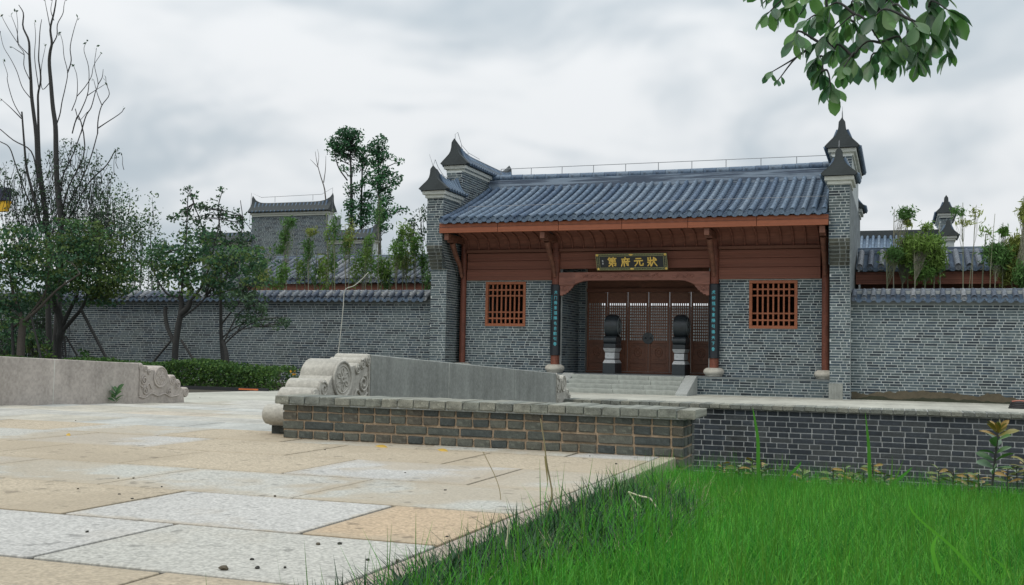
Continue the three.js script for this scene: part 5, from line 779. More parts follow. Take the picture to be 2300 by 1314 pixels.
function bamboo(px, py0, pyTop, z, seed, tufts, label, group, lean = 0) {
  const o = thing('bamboo', label, 'bamboo', group), rnd = rngOf(seed), mb = new MB(), lv = new MB(), c = poly([[px, py0], [px + lean * 0.4 + (rnd() - 0.5) * 3, lerp(py0, pyTop, 0.5)], [px + lean + (rnd() - 0.5) * 4, pyTop]], z), P = smooth(c, 8), r = 0.011 + rnd() * 0.012;
  mb.tube(P, P.map((_, k) => lerp(r, r * 0.5, k / 8)), 6); for (let k = 1; k < 8; k++) mb.tube([P[k].clone().add(V3(0, -0.008, 0)), P[k].clone().add(V3(0, 0.008, 0))], lerp(r, r * 0.5, k / 8) * 1.25, 6);
  for (const [tx, ty, rx, ry, dd] of tufts) { const C = onZ(tx, ty, z), sc = Math.abs(onZ(tx + 100, ty, z).x - C.x) / 100; const n = Math.round(rx * ry * dd * 2.2); const tint = bambooTint[Math.floor(rnd() * 4)];
    for (let k = 0; k < n; k++) { const e = 0.45 + 0.95 * rnd() * rnd() + 0.2 * rnd(), [a, b, d] = inBall(rnd).map((v) => v * e), g = 0.75 + 0.5 * rnd(); lv.col = tint.map((v) => v * g); leaf(lv, V3(C.x + a * rx * sc * 1.25, C.y + b * ry * sc * 1.15, C.z + d * rx * sc * 1.1), 0.10 + rnd() * 0.08, rnd, 0.12, 0.5); if (k % 12 === 0) bendTube(mb, P[Math.floor(rnd() * 5) + 3], V3(C.x + a * rx * sc, C.y + b * ry * sc, C.z), 0.004, 0.003, rnd, 0.1, 3); } }
  part('culm', mb, M.culms[seed % 3], o); if (lv.i.length) part('foliage', lv, M.leaf, o); return o;
}
{
  const rnd = rngOf(707), L = 'slender bamboo cane behind the long boundary wall', gl = 'bamboo behind the long wall';
  const left = [[597, 570], [612, 600], [645, 492, [[652, 500, 16, 14, 0.5], [640, 530, 14, 16, 0.35], [630, 560, 18, 14, 0.3]]], [667, 560], [684, 555], [693, 520, [[700, 520, 16, 10, 0.35], [692, 550, 14, 16, 0.25]]], [706, 570], [720, 560], [738, 480, []], [746, 540, [[745, 600, 16, 20, 0.2]]], [753, 468, []], [778, 505, [[782, 545, 12, 22, 0.2]]], [783, 480, []], [800, 570], [815, 560, [[812, 580, 20, 20, 0.25]]], [822, 520, [[830, 540, 14, 16, 0.2]]], [835, 545], [848, 440, []], [857, 560, [[850, 600, 18, 24, 0.2]]], [872, 560], [890, 540, [[895, 560, 20, 24, 0.3]]], [905, 500, [[912, 520, 18, 20, 0.3]]], [915, 540, [[905, 590, 22, 24, 0.25]]], [930, 520, [[932, 545, 16, 22, 0.3]]], [950, 550, [[945, 580, 14, 24, 0.25]]], [629, 585, [[636, 610, 16, 22, 0.3]]], [735, 600, [[728, 600, 14, 26, 0.25]]], [960, 590], [585, 590, [[590, 620, 14, 20, 0.25]]], [868, 600, [[862, 615, 16, 16, 0.3]]]];
  left.forEach(([x, t, tf], k) => bamboo(x, 720, t, -28.1 - (k % 5) * 0.25, 800 + k, [...(tf || []), [x + (rnd() - 0.5) * 10, t + 45, 13, 34, 0.16]], L, gl, (rnd() - 0.5) * 12));
  const R = 'slender bamboo cane behind the wall beside the lime-smeared gable', gr = 'bamboo behind the right wall';
  const right = [[1992, 560, [[2010, 570, 22, 16, 0.5]]], [2008, 470, [[2035, 480, 22, 20, 0.35], [2040, 500, 10, 14, 0.3]]], [2025, 540, [[2030, 575, 40, 26, 0.75], [2050, 545, 34, 20, 0.7]]], [2040, 500], [2055, 520, [[2075, 550, 36, 24, 0.7], [2080, 510, 16, 12, 0.3]]], [2078, 530, [[2098, 580, 28, 36, 0.6], [2075, 605, 30, 30, 0.4]]], [2098, 540, [[2100, 540, 22, 16, 0.4]]], [2112, 500, [[2110, 600, 16, 24, 0.2]]], [2163, 455, [[2155, 475, 22, 18, 0.10], [2165, 500, 26, 12, 0.08]]], [2173, 550], [2182, 465, [[2190, 480, 18, 22, 0.06]]], [2204, 525], [2222, 480, [[2215, 520, 20, 20, 0.06]]], [2232, 530, [[2235, 570, 30, 34, 0.35]]], [2250, 500, [[2255, 520, 14, 16, 0.3], [2255, 575, 26, 30, 0.25]]], [2272, 530, [[2272, 605, 32, 40, 0.6], [2285, 555, 28, 34, 0.5]]], [2298, 440, [[2300, 480, 14, 30, 0.4], [2300, 620, 22, 40, 0.5]]], [2330, 470, [[2330, 520, 26, 60, 0.4]]]];
  right.forEach(([x, t, tf], k) => bamboo(x, 700, t, -27.75 - (k % 4) * 0.22, 900 + k, tf || [], R, gr, x > 2170 && x < 2240 ? 12 : (rnd() - 0.5) * 8));
}
{ // far slender trees beyond the roofs
  const far = (label, seed, trunk, blobs, z) => { const o = thing('far_tree', label, 'tree', 'slender trees far behind the roofs'), rnd = rngOf(seed), mb = new MB(), lv = new MB(); trunk.forEach((t, k) => limb(mb, t, k ? 0.05 : 0.13, 0.03, z, 6)); const tips = clumps(lv, blobs, z, rnd, { per: 20, dens: 0.42, size: 0.19, clump: 0.38, tint: [[0.055, 0.15, 0.07], [0.07, 0.19, 0.08], [0.05, 0.13, 0.065]], deep: 0.9 }); for (const t of tips) { const b = onZ(trunk[0][1][0], Math.min(520, 0), z); const a = V3(onZ(trunk[0][1][0], trunk[0][1][1], z).x + (rnd() - 0.5) * 0.5, t.y - 0.5, z); bendTube(mb, a, t, 0.03, 0.012, rnd, 0.1, 3); } part('trunk', mb, M.bark, o); part('crown', lv, M.leafFar, o); };
  far('slender far tree with broad leafy top, beside the upswept cap of the gabled house', 41, [[[787, 700], [789, 420], [785, 300]], [[780, 405], [760, 375], [750, 335]]], [[770, 292, 12, 8], [787, 298, 24, 14], [770, 320, 26, 20], [745, 330, 14, 7], [795, 320, 20, 20], [757, 345, 18, 12], [790, 425, 14, 12], [785, 345, 16, 10, 0.6], [770, 375, 10, 8, 0.5], [792, 375, 10, 14, 0.5], [790, 468, 14, 16], [795, 495, 16, 14], [745, 325, 8, 5]], -62);
  far('slender far tree with narrow leafy column, the middle one of three', 42, [[[812, 700], [811, 480], [815, 345]]], [[812, 345, 16, 12], [820, 365, 14, 14], [822, 390, 10, 12, 0.6], [815, 415, 8, 10, 0.5], [826, 410, 12, 10, 0.6], [822, 445, 16, 14], [818, 470, 20, 16], [825, 490, 16, 12]], -63);
  far('slender far tree with leaves down its whole trunk, next to the gatehouse gable', 43, [[[852, 700], [852, 440], [848, 320]]], [[850, 318, 14, 9], [843, 335, 12, 10], [855, 340, 18, 12], [830, 328, 10, 6], [870, 350, 12, 10, 0.7], [850, 365, 18, 12], [868, 385, 16, 12], [850, 400, 22, 12], [880, 410, 14, 10], [895, 400, 8, 8, 0.6], [858, 420, 22, 12], [860, 445, 14, 14], [855, 480, 16, 22], [862, 500, 14, 16], [885, 470, 10, 6], [900, 473, 12, 6], [893, 365, 8, 6, 0.4]], -61);
  { const o = thing('bare_sapling', 'bare pale forked sapling far behind the gabled house', 'tree'), mb = new MB(), z = -58; limb(mb, [[734, 600], [730, 430], [720, 395], [712, 365], [708, 340]], 0.05, 0.01, z, 5); limb(mb, [[727, 410], [731, 380], [732, 350]], 0.03, 0.01, z, 5); limb(mb, [[716, 378], [704, 365], [697, 358]], 0.02, 0.008, z, 4); limb(mb, [[714, 372], [716, 350], [713, 335]], 0.02, 0.008, z, 4); part('trunk', mb, M.barkPale, o); }
  { const o = thing('background_shrub', 'loose leafy shrub beside the gatehouse gable, behind the corridor roof', 'shrub'), rnd = rngOf(44), mb = new MB(), lv = new MB(), z = -36, tips = clumps(lv, [[940, 480, 12, 12], [925, 500, 20, 12], [938, 515, 18, 14], [915, 535, 22, 14], [940, 545, 16, 14], [895, 545, 16, 10, 0.7], [950, 480, 10, 20]], z, rnd, { per: 9, dens: 0.8, size: 0.11, clump: 0.16, tint: greenDark, deep: 0.8 }); for (const t of tips) bendTube(mb, V3(t.x + (rnd() - 0.5) * 0.4, t.y - 0.9, t.z), t, 0.012, 0.006, rnd, 0.1, 3); limb(mb, [[930, 700], [928, 600], [930, 500]], 0.05, 0.02, z); part('stem', mb, M.bark, o); part('foliage', lv, M.leaf, o); }
}
{ // hedge along the planting bed, shrubs further left
  const h = thing('hedge', 'clipped green hedge at the edge of the planting bed', 'hedge'), rnd = rngOf(61), lv = new MB(), core = new MB();
  const z0 = -19.3, z1 = -20.5, x0 = -24, x1 = -12.15, top = (x, z) => 0.27 + 0.10 * (fbm(x * 0.05 + 9, z * 0.05, 32, 3, 3) - 0.5) + 0.05 * Math.sin(x * 2.1);
  for (let k = 0; k < 500; k++) { const x = lerp(x0, x1 - 0.05, rnd()), z = lerp(z0 - 0.05, z1, rnd()); core.tube([V3(x, -0.3, z), V3(x + (rnd() - 0.5) * 0.2, 0.0, z + (rnd() - 0.5) * 0.2), V3(x + (rnd() - 0.5) * 0.4, top(x, z), z + (rnd() - 0.5) * 0.3)], [0.009, 0.006, 0.003], 4, false); } part('twigs', core, M.barkPale, h);
  for (let k = 0; k < 30000; k++) { const x = lerp(x0, x1, rnd()), f = rnd(); let y, z; if (f < 0.35) { z = lerp(z0, z1, rnd()); y = lerp(-0.22, top(x, z), rnd()); } else if (f < 0.7) { z = z0 + (rnd() - 0.5) * 0.16; y = lerp(-0.22, top(x, z), Math.pow(rnd(), 0.8)); } else { z = lerp(z0, z1, rnd()); y = top(x, z) + (rnd() - 0.7) * 0.14; } const g = 0.7 + 0.6 * rnd(), c = rnd() < 0.3 ? [0.10, 0.19, 0.04] : rnd() < 0.5 ? [0.045, 0.11, 0.03] : [0.07, 0.145, 0.035]; lv.col = c.map((v) => v * g); leaf(lv, V3(x, y, z), 0.05 + rnd() * 0.04, rnd, 0.30); }
  part('foliage', lv, M.leaf, h);
  const edg = new MB(); edg.box(-24, -12.1, -0.26, -0.18, -19.15, -19.10); solo('bed_edging', edg, M.dark, 'black edging strip at the foot of the hedge', 'edging');
  solo('barrier_strip', BOX(-12.75, -12.3, -0.225, -0.195, -19.08, -19.05), mat([0.62, 0.17, 0.05]), 'orange plastic strip lying at the foot of the hedge', 'strip');
  const sh = (label, seed, blobs, z, tint) => { const o = thing('shrub', label, 'shrub', 'shrubs under the small trees'), r = rngOf(seed), l = new MB(), m = new MB(), tips = clumps(l, blobs, z, r, { per: 20, dens: 0.9, size: 0.085, clump: 0.17, tint, deep: 0.9, wide: 0.36 }); tips.forEach((t) => bendTube(m, V3(t.x * 1, -0.3, t.z), t, 0.01, 0.005, r, 0.1, 3)); part('stem', m, M.bark, o); part('foliage', l, M.leaf, o); };
  sh('dark green shrub at the foot of the pale forking tree', 62, [[10, 745, 30, 45], [60, 760, 35, 35], [95, 780, 25, 25]], -22.5, greenMaple); sh('dense dark shrub mass left of the thick-trunked tree', 63, [[20, 690, 40, 50], [80, 720, 40, 40], [5, 790, 40, 30], [110, 700, 25, 60]], -25.2, greenDark); sh('low yellow-green shrub at the foot of the long prop', 64, [[185, 800, 14, 8], [100, 800, 12, 8]], -21.0, greenLight);
  const f = new MB(), rr = rngOf(3); for (let k = 0; k < 10; k++) { f.col = [0.75, 0.38, 0.03]; const p = onZ(652 + rr() * 14, 833 + rr() * 9, -20.0); leaf(f, p, 0.05, rr, 0.4); } f.col = [0.06, 0.12, 0.03]; for (let k = 0; k < 30; k++) leaf(f, onZ(645 + rr() * 26, 840 + rr() * 22, -20.0), 0.07, rr, 0.3); solo('flowers', f, M.leaf, 'few orange flowers at the end of the hedge', 'flowers');
}
{ // dark and yellow eave corner that just enters the picture at the left
  const z = -30, a = onZ(-60, 424, z), b = onZ(15, 474, z), o = thing('roofed_sign', 'dark-topped yellow panel edge among the tree branches', 'sign'); const ym = lerp(a.y, b.y, 0.56);
  part('top_panel', rbox(a.x, b.x - 0.04, ym, a.y, z - 0.25, z + 0.05, 0.02, 1), mat([0.035, 0.04, 0.075]), o); part('yellow_panel', (() => { const m = new MB(); m.quad([a.x, b.y, z], [b.x - 0.12, b.y, z], [b.x + 0.03, ym - 0.01, z], [a.x, ym - 0.01, z]); m.quad([b.x - 0.12, b.y, z - 0.2], [a.x, b.y, z - 0.2], [a.x, ym - 0.01, z - 0.2], [b.x + 0.03, ym - 0.01, z - 0.2]); m.quad([b.x - 0.12, b.y, z], [b.x - 0.12, b.y, z - 0.2], [b.x + 0.03, ym - 0.01, z - 0.2], [b.x + 0.03, ym - 0.01, z]); return m; })(), mat([0.70, 0.42, 0.03]), o); part('post', BOX(a.x + 0.2, a.x + 0.35, -0.5, b.y, z - 0.18, z - 0.03), M.dark, o);
}

// ------------------------------------------------------------------ lawn grass and plants
const gReal = (x, z) => lawnY(x, z);
function bladeGeo(n, seed, len, wid, spread, tones) {   // a tuft of curved blades
  const mb = new MB(), rnd = rngOf(seed);
  for (let k = 0; k < n; k++) {
    const a = rnd() * 6.283, lean = (0.15 + 0.75 * rnd()) * spread, L = len * (0.55 + 0.6 * rnd()), w = wid * (0.7 + 0.6 * rnd()), ox = (rnd() - 0.5) * 0.03, oz = (rnd() - 0.5) * 0.03, dx = Math.cos(a), dz = Math.sin(a), px = -dz, pz = dx, t = tones[Math.floor(rnd() * tones.length)], rows = [];
    for (let s = 0; s <= 3; s++) { const q = s / 3, h = L * q * (1 - 0.25 * lean * q), o = L * lean * q * q, ww = w * (s === 3 ? 0.08 : 1 - 0.25 * q); rows.push([[ox + dx * o - px * ww, h, oz + dz * o - pz * ww], [ox + dx * o + px * ww, h, oz + dz * o + pz * ww]]); }
    mb.col = t.map((v) => v * (0.85 + 0.3 * rnd())); for (let s = 0; s < 3; s++) mb.quad(rows[s][0], rows[s][1], rows[s + 1][1], rows[s + 1][0]);
  }
  return mb.geo();
}
const grassTones = [[0.075, 0.34, 0.034], [0.105, 0.42, 0.040], [0.050, 0.245, 0.032], [0.17, 0.50, 0.055]];
const mondoTones = [[0.030, 0.075, 0.036], [0.042, 0.105, 0.042], [0.070, 0.13, 0.060], [0.024, 0.055, 0.030]];
M.grass = leafMat([1, 1, 1], 0.35); M.mondo = leafMat([1, 1, 1], 0.15); M.grass.roughness = 1; M.grass.specularIntensity = 0.25; M.mondo.roughness = 0.45;
const mondoW = (z) => 0.20 + 0.26 * sstep(-2.7, -3.7, z) * (1 - sstep(-4.3, -5.2, z));
const frus = (x, z, pad) => { const d = V3(x - C0.x, 0, z - C0.z); const a = Math.atan2(-d.x, -d.z) / R; return Math.abs(a - 19.75) < 27 + pad && Math.hypot(d.x, d.z) > 1.1; };
function field(name, geos, m, n, seed, place, label, category, tinted = false) {
  const rnd = rngOf(seed), lists = geos.map(() => []);
  for (let k = 0; k < n; k++) { const p = place(rnd); if (p) lists[k % geos.length].push(p); }
  lists.forEach((L, q) => { const im = new THREE.InstancedMesh(geos[q], m, L.length); im.name = numbered(name); im.userData = { kind: 'stuff', label, category }; const cc = new THREE.Color(); L.forEach(([x, y, z, s, a, tx, tz], k) => { im.setMatrixAt(k, new THREE.Matrix4().compose(V3(x, y, z), new THREE.Quaternion().setFromEuler(new THREE.Euler(tx || 0, a, tz || 0)), V3(s, s, s))); if (tinted) { const n = fbm(x * 0.035 + 0.4, z * 0.035 + 0.2, 32, 4, 88), m2 = fbm(x * 0.09, z * 0.09 + 0.3, 32, 3, 89), f = 0.75 + 0.55 * n; const dry = sstep(0.55, 0.72, m2); im.setColorAt(k, cc.setRGB(Math.min(1, f * (0.82 + 0.5 * dry)), Math.min(1, f * (0.98 - 0.08 * dry)), Math.min(1, f * 0.85))); } }); scene.add(im); });
}
field('lawn_grass', [bladeGeo(7, 1, 0.135, 0.0015, 0.85, grassTones), bladeGeo(7, 2, 0.15, 0.0014, 1.1, grassTones), bladeGeo(6, 3, 0.125, 0.0016, 0.8, [[0.028, 0.14, 0.022], [0.026, 0.12, 0.024], [0.04, 0.175, 0.024]]), bladeGeo(6, 4, 0.14, 0.0013, 1.0, [[0.16, 0.42, 0.05], [0.22, 0.42, 0.07], [0.10, 0.34, 0.035]]), bladeGeo(3, 5, 0.24, 0.0016, 0.7, [[0.075, 0.27, 0.03], [0.11, 0.30, 0.05]]), bladeGeo(7, 6, 0.13, 0.0015, 0.9, grassTones)], M.grass, 74000, 12, (r) => {
  const x = lerp(-1.27, 3.2, r()), z = lerp(-0.8, -6.75, r()); if (!frus(x, z, 8)) return null;
  const edge = (x + 1.29) / mondoW(z) + 0.7 * (fbm(x * 0.03, z * 0.03, 32, 3, 5) - 0.5) + sstep(-4.6, -5.4, z) * 0.8; if (edge < 1 && r() > 0.10 + 0.35 * edge) return null;
  const bare = fbm(x * 0.04 + 0.2, z * 0.04, 32, 3, 15); return [x, gReal(x, z) - 0.006, z, (0.65 + 0.55 * r()) * (0.75 + 0.55 * bare) * (1 - 0.28 * sstep(-4.2, -5.8, z)), r() * 6.28, (r() - 0.5) * 0.3, (r() - 0.5) * 0.3];
}, 'bright green lawn grass filling the foreground', 'grass', true);
field('edge_grass', [5, 6, 7].map((s) => bladeGeo(9, s, 0.17, 0.0026, 1.15, mondoTones)), M.mondo, 1900, 13, (r) => {
  const z = lerp(-1.6, -5.3, r()), x = -1.275 + Math.pow(r(), 1.4) * mondoW(z) * 1.15; const d = fbm(z * 0.03, 0.3, 32, 3, 25); if (r() > 0.35 + d || (z < -4.9 && r() > 0.4)) return null;
  return [x, gReal(x, z) - 0.01, z, 0.6 + 0.6 * r(), r() * 6.28, (r() - 0.5) * 0.5, 0.15 + (r() - 0.5) * 0.5];
}, 'dark wiry grass along the kerb', 'grass');
field('dry_grass', [8, 9].map((s) => bladeGeo(6, s, 0.14, 0.0014, 1.3, [[0.34, 0.30, 0.17], [0.42, 0.38, 0.24], [0.20, 0.22, 0.10]])), M.mondo, 700, 14, (r) => { const z = lerp(-1.6, -5.6, r()), x = -1.24 + r() * 0.55; if (r() > 0.7 - (x + 1.24)) return null; return [x, gReal(x, z) + 0.005, z, 0.5 + 0.6 * r(), r() * 6.28, (r() - 0.5) * 1.2, (r() - 0.5) * 1.2]; }, 'dry straw-coloured grass blades between lawn and kerb', 'grass');
// single taller blades and stalks
function ribbon(mb, pts, w) { const c = smooth(pts, 12), side = V3(1, 0, 0).applyQuaternion(camera.quaternion), rows = c.map((p, k) => { const t = k / 12, ww = w * Math.sin(Math.PI * Math.min(1, 0.35 + 0.65 * t)) * (t > 0.97 ? 0.15 : 1), s = side.clone().multiplyScalar(ww).add(V3(0, 0, ww * 0.6)); return [[p.x - s.x, p.y - s.y, p.z - s.z], [p.x + s.x, p.y + s.y, p.z + s.z]]; }); for (let k = 0; k < 12; k++) mb.quad(rows[k][0], rows[k][1], rows[k + 1][1], rows[k + 1][0]); }
function tallBlade(pts, z, w, col, label, group) { const mb = new MB(); mb.col = col; ribbon(mb, poly(pts, z), w); solo('tall_grass_blade', mb, M.grass, label, 'grass blade', group); }
const gb = 'tall grass blades at the lawn edge';
tallBlade([[1704, 1100], [1703, 1040], [1702, 985], [1694, 935], [1690, 912]], -5.9, 0.011, [0.07, 0.24, 0.03], 'tall grass blade standing up against the dark retaining wall', gb);
tallBlade([[1955, 1095], [1953, 1050], [1951, 1000], [1947, 960], [1943, 922]], -5.9, 0.010, [0.07, 0.23, 0.03], 'tall grass blade standing up against the dark retaining wall', gb);
tallBlade([[1755, 1088], [1775, 1065], [1795, 1045], [1800, 1035]], -5.8, 0.012, [0.06, 0.24, 0.03], 'broad slanting grass blade before the dark retaining wall', gb); tallBlade([[2000, 1092], [2020, 1075], [2040, 1058], [2050, 1048]], -5.8, 0.012, [0.06, 0.24, 0.03], 'broad slanting grass blade before the dark retaining wall', gb);
tallBlade([[1690, 1100], [1680, 1075], [1662, 1052]], -5.8, 0.010, [0.06, 0.2, 0.03], 'broad slanting grass blade before the dark retaining wall', gb);
[[1752, 1080, 1757, 1015], [1757, 1080, 1772, 1030], [1999, 1090, 2004, 1020], [2002, 1090, 2030, 1030], [1645, 1080, 1640, 1050], [1900, 1090, 1890, 1050]].forEach(([a, b, c, d], k) => tallBlade([[a, b], [(a + c) / 2 + 2, (b + d) / 2], [c, d]], -5.85, 0.004, [0.10, 0.22, 0.04], 'thin upright grass blade before the dark retaining wall', gb));
// large blades close to the lens side
[[[2210, 1310], [2140, 1230], [2050, 1150], [2040, 1120]], [[2290, 1314], [2240, 1260], [2170, 1215]], [[2110, 1290], [2095, 1230], [2110, 1195]]].forEach((p, k) => tallBlade(p, -2.9 - (k % 2) * 0.6, 0.0055, [0.13, 0.42, 0.04], 'broad green blade leaning out of the lawn', gb));
// dry reed and straw stems
{
  const M1 = mat([0.26, 0.22, 0.12]), M2 = mat([0.62, 0.58, 0.42]);
  { const o = thing('dry_reed', 'tall dry reed stem leaning over the kerb', 'reed'), mb = new MB(), c = smooth(poly([[1217, 1190], [1236, 1130], [1240, 1110], [1228, 1040], [1222, 990], [1214, 940]], -3.95), 16); mb.tube(c, c.map((_, k) => lerp(0.0042, 0.0022, k / 16)), 6); part('stem', mb, M1, o); const lf = new MB(); lf.col = [0.40, 0.30, 0.14]; ribbon(lf, poly([[1218, 1190], [1222, 1215], [1217, 1250]], -3.9), 0.006); lf.col = [0.25, 0.22, 0.1]; ribbon(lf, poly([[1224, 1025], [1228, 1060], [1231, 1100]], -3.94), 0.004); part('leaf', lf, M.mondo, o); }
  { const mb = new MB(); mb.tube(smooth(poly([[1411, 1105], [1440, 1115], [1460, 1120], [1475, 1140], [1500, 1168]], -4.3), 14), 0.0035, 5); mb.tube(smooth(poly([[1412, 1105], [1425, 1125], [1440, 1140]], -4.3), 6), 0.003, 5); solo('straw_stem', mb, M2, 'bent pale straw stem lying on the lawn', 'straw'); }
  { const mb = new MB(); mb.tube(smooth(poly([[1085, 1015], [1100, 1045], [1112, 1070], [1122, 1100], [1126, 1140]], -4.4), 14), 0.0018, 5); solo('dry_stalk', mb, M1, 'thin curved dry stalk beside the reed', 'stalk'); }
  { const mb = new MB(); mb.tube(smooth(poly([[1143, 1170], [1140, 1210], [1133, 1240], [1130, 1275]], -3.1), 10), 0.004, 5); solo('straw_stem', mb, M2, 'short pale straw stem standing among the dark kerb grass', 'straw'); }
}
// young shrub and seedlings along the edge of the lawn
const leafGeo = (() => { const rows = [], L = 1, prof = [0.02, 0.40, 0.72, 0.94, 1.0, 0.78, 0.06]; for (let k = 0; k < prof.length; k++) { const t = k / (prof.length - 1), w = 0.235 * prof[k], y = -0.16 * t * t; rows.push([[-w, y + w * 0.28, t * L], [-w * 0.5, y + w * 0.12, t * L], [0, y, t * L], [w * 0.5, y + w * 0.12, t * L], [w, y + w * 0.28, t * L]]); } const mb = new MB(); mb.sheet(rows, (P) => [P[0], P[2]]); return mb.geo(); })();
const bigLeafMats = [[0.080, 0.215, 0.055], [0.064, 0.178, 0.054], [0.110, 0.26, 0.055], [0.050, 0.142, 0.060]].map((c) => new THREE.MeshPhysicalMaterial({ color: lin(...c), roughness: 0.5, transmission: 0.5, thickness: 0, side: THREE.DoubleSide }));
const ochreMats = [[0.22, 0.20, 0.035], [0.32, 0.20, 0.035], [0.14, 0.19, 0.035], [0.10, 0.17, 0.03]].map((c) => new THREE.MeshPhysicalMaterial({ color: lin(...c), roughness: 0.45, transmission: 0.25, thickness: 0, side: THREE.DoubleSide }));
function putLeaf(parent, p, dir, len, m, rnd, width = 1, nameIt = 'leaf') { const q = part(nameIt, leafGeo, m, parent), zA = dir.clone().normalize(), up = V3((rnd() - 0.5) * 1.4, 0.8, (rnd() - 0.5) * 1.4 + 0.3), xA = up.clone().cross(zA).normalize(), yA = zA.clone().cross(xA); q.matrixAutoUpdate = true; q.applyMatrix4(new THREE.Matrix4().makeBasis(xA, yA, zA).setPosition(p)); q.scale.set(len * width, len, len); return q; }
{
  const o = thing('young_shrub', 'young shrub with upright leaves and orange tips beside the dark retaining wall', 'shrub'), rnd = rngOf(9), z = -5.7, st = poly([[2228, 1090], [2232, 1060], [2236, 1020], [2240, 985], [2241, 968]], z), mb = new MB(); mb.tube(smooth(st, 10), 0.006, 6); part('stem', mb, M.bark, o); const c = smooth(st, 10);
  for (let k = 2; k <= 10; k++) for (let s = 0; s < (k > 8 ? 5 : 2); s++) { const a = k * 2.4 + s * (k > 8 ? 1.3 : 3.1), d = V3(Math.cos(a), k > 8 ? 1.2 : 0.15 + 0.6 * rnd(), Math.sin(a) * 0.8); putLeaf(o, c[k], d, k > 8 ? 0.055 + rnd() * 0.02 : 0.08 + rnd() * 0.035, k > 7 ? ochreMats[s % 3] : bigLeafMats[(k + s) % 3], rnd, 0.8); }
}
{
  const rnd = rngOf(19), spots = [[1625, 1068], [1660, 1072], [1690, 1062], [1712, 1070], [1870, 1082], [1895, 1080], [1918, 1092], [1940, 1090], [1962, 1070], [1985, 1092], [2110, 1080], [2140, 1088], [2175, 1096], [2262, 1082], [2285, 1075], [2300, 1060], [1800, 1086], [2200, 1094]];
  spots.forEach(([px, py], k) => { const o = thing('seedling', 'small ochre-leaved seedling at the edge of the lawn', 'seedling', 'seedlings along the lawn edge'), p = onZ(px, py + 22, -6.05), mb = new MB(), top = onZ(px + (rnd() - 0.5) * 6, py - 30, -6.05); mb.tube([p, p.clone().lerp(top, 0.5), top], 0.003, 5); part('stem', mb, M.bark, o); for (let s = 0; s < 9; s++) { const a = s * 2.4 + k, q = p.clone().lerp(top, 0.35 + 0.65 * s / 9); putLeaf(o, q, V3(Math.cos(a), 0.15 + 0.4 * rnd(), Math.sin(a)), 0.05 + rnd() * 0.03, ochreMats[Math.floor(rnd() * 4)], rnd, 0.62); } });
  // weed at the foot of the pink parapet, and litter on the slabs
  const w = thing('weed', 'dark green weed growing at the foot of the pinkish parapet', 'weed'), b = onX(255, 904, -9.36); for (let s = 0; s < 14; s++) { const a = s * 2.4; putLeaf(w, b.clone().add(V3(0.03, 0.01 * s, 0)), V3(Math.cos(a) * 0.9, 0.5 + rnd() * 0.7, Math.sin(a)), 0.10 + rnd() * 0.06, bigLeafMats[s % 4], rnd, 0.9); }
  const pm = [mat([0.03, 0.03, 0.025]), mat([0.09, 0.075, 0.05])]; const big = new Set([0, 1]);
  [[502, 1277], [763, 1220], [578, 1274], [715, 1221], [566, 1255], [640, 1273], [266, 1073], [268, 1109], [363, 1092], [300, 1073], [297, 1119], [196, 1193], [618, 1113], [1384, 1041], [1325, 1023], [175, 1097], [910, 1061], [826, 1256], [893, 1258], [1004, 1204], [170, 944], [449, 893], [1000, 1100], [730, 1009]].forEach(([x, y], k) => { const p = onY(x, y, 0.004), s = k === 0 ? 0.011 : k < 4 ? 0.0065 : 0.0038 + rnd() * 0.002, g = new THREE.IcosahedronGeometry(1, 1), P = g.attributes.position; for (let q = 0; q < P.count; q++) { const f = 0.75 + 0.5 * hash(Math.round(P.getX(q) * 50), Math.round(P.getY(q) * 50 + P.getZ(q) * 77), k); P.setXYZ(q, P.getX(q) * f * 1.3, P.getY(q) * f * 0.7, P.getZ(q) * f); } g.computeVertexNormals(); const m = solo('earth_clod', g, pm[k % 3 ? 0 : 1], 'small dark clod of earth lying on the paving', 'clod', 'clods on the paving'); m.position.copy(p); m.scale.setScalar(s); m.position.y = s * 0.5; m.rotation.y = k; });
  [[842, 1002], [982, 1010], [150, 975]].forEach(([x, y], k) => { const o = putLeaf(scene, onY(x, y, 0.006), V3(1, 0.02, 0.4 * k), 0.09, mat([0.5, 0.33, 0.06], { side: THREE.DoubleSide }), rnd, 0.6, numbered('fallen_leaf')); o.userData = { label: 'fallen yellow leaf lying on the paving', category: 'leaf', group: 'fallen leaves on the paving' }; });
}
{ // black coil lying on the plaza by the muddy wall
  const o = thing('hose_coil', 'black coil with a reddish strap lying on the plaza by the muddy wall', 'coil'), p = onY(2292, 912, -0.235), mb = new MB(); for (let k = 0; k < 4; k++) mb.add(new THREE.TorusGeometry(0.20 - k * 0.012, 0.022, 8, 28), M4(p.x, p.y - 0.04 + k * 0.035, p.z, Math.PI / 2, 0, 0)); part('coil', mb, mat([0.02, 0.02, 0.022], { roughness: 0.6 }), o);
  const st = new MB(); st.tube(smooth([V3(p.x - 0.16, p.y + 0.09, p.z + 0.1), V3(p.x - 0.05, p.y + 0.11, p.z + 0.16), V3(p.x + 0.1, p.y + 0.10, p.z + 0.15)], 8), 0.014, 6); part('strap', st, mat([0.42, 0.17, 0.13]), o);
}
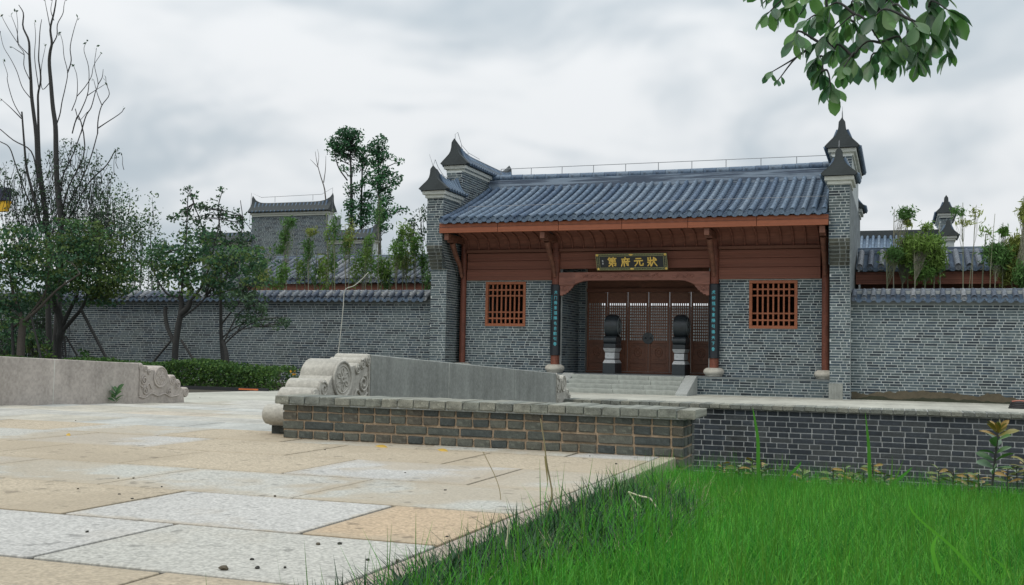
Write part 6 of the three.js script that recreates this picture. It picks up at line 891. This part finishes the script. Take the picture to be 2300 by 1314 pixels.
// ------------------------------------------------------------------ tree branch hanging into the picture, its trunk outside
{
  const o = thing('overhanging_tree', 'leafy tree branch with large glossy leaves hanging in front of the sky', 'tree'), rnd = rngOf(1234), D = -4.3, mb = new MB();
  const at = (px, py, dz = 0) => onZ(px, py, D + dz), root = V3(2.9, -0.1, -4.9);
  const tr = smooth([root, V3(2.85, 0.8, -4.9), V3(2.7, 1.8, -4.85), V3(2.4, 2.7, -4.8)], 12); mb.tube(tr, tr.map((_, k) => lerp(0.12, 0.07, k / 12)), 10);
  const main = smooth([V3(2.4, 2.7, -4.8), V3(1.6, 2.7, -4.6), at(2190, -180), at(2040, -60), at(1960, 30)], 16); mb.tube(main, main.map((_, k) => lerp(0.05, 0.010, k / 16)), 8);
  part('trunk', mb, M.bark, o);
  const W = [[1722, 33, .9], [1765, 18, 1], [1788, 88, 1], [1812, 45, 1], [1835, 100, 1], [1850, 25, 1], [1872, 118, 1], [1845, 172, .9], [1882, 62, 1], [1905, 140, 1], [1912, 15, 1], [1932, 95, 1], [1952, 150, .95], [1962, 40, 1], [1988, 112, 1], [2003, 148, .9], [1868, 205, 1], [2012, 20, 1.05], [2042, 85, 1.1], [2060, 140, 1], [2088, 30, 1.15], [2105, 95, 1], [2128, 128, .8], [2140, 30, 1.3], [2125, 62, 1.1], [2072, 112, 1], [1942, 10, 1], [1988, 62, 1], [2022, 120, .9], [1890, 160, .8], [1740, -15, 1], [1800, -10, 1], [1870, -15, 1], [1950, -25, 1], [2030, -20, 1.1], [2110, -15, 1.1], [1728, 165, .55], [1748, 180, .4], [1830, 140, .8], [1920, 60, .9], [1860, 75, .9], [2060, 60, 1], [1700, -30, 1]];
  const mk = at(1940, 20);
  const nodes = [...main.slice(7)], sprig = at(1830, 100); W.sort((a, b) => Math.hypot(a[0] - 2050, a[1] + 80) - Math.hypot(b[0] - 2050, b[1] + 80));
  W.forEach(([x, y, s], k) => {
    const dz = (rnd() - 0.5) * 0.5, p = at(x, y, dz), src = nodes.reduce((b, n) => (n.distanceTo(p) + (n.y < p.y - 0.05 ? 0.3 : 0) < b.distanceTo(p) + (b.y < p.y - 0.05 ? 0.3 : 0) ? n : b)), tw = new MB(), mid = (x < 1760 && y > 150) ? at(1790, 128) : src.clone().lerp(p, 0.5).add(V3((rnd() - 0.5) * 0.08, 0.04, 0)), c = smooth([x < 1760 && y > 150 ? at(1830, 100) : src, mid, p], 8); tw.tube(c, c.map((_, q) => lerp(0.006, 0.002, q / 8)), 5); part('twig', tw, M.bark, o); nodes.push(c[4], c[7]);
    const n = s < 0.6 ? 4 : 7, ph = rnd() * 6.28, ax = p.clone().sub(mid).normalize();
    for (let q = 0; q < n; q++) { const a = ph + q * 6.283 / n + (rnd() - 0.5) * 0.5, d = V3(Math.cos(a), -0.45 - 0.5 * rnd() + 0.3 * Math.sin(a * 2), Math.sin(a) * 0.75).addScaledVector(ax, 0.7); putLeaf(o, p.clone().addScaledVector(ax, -0.015 * q * 0.5), d, (0.070 + rnd() * 0.032) * s, bigLeafMats[Math.floor(rnd() * 4)], rnd, 1.08); }
  });
}
scene.traverse((n) => { if (n.isMesh) { n.castShadow = true; n.receiveShadow = true; } });
renderer.render(scene, camera);
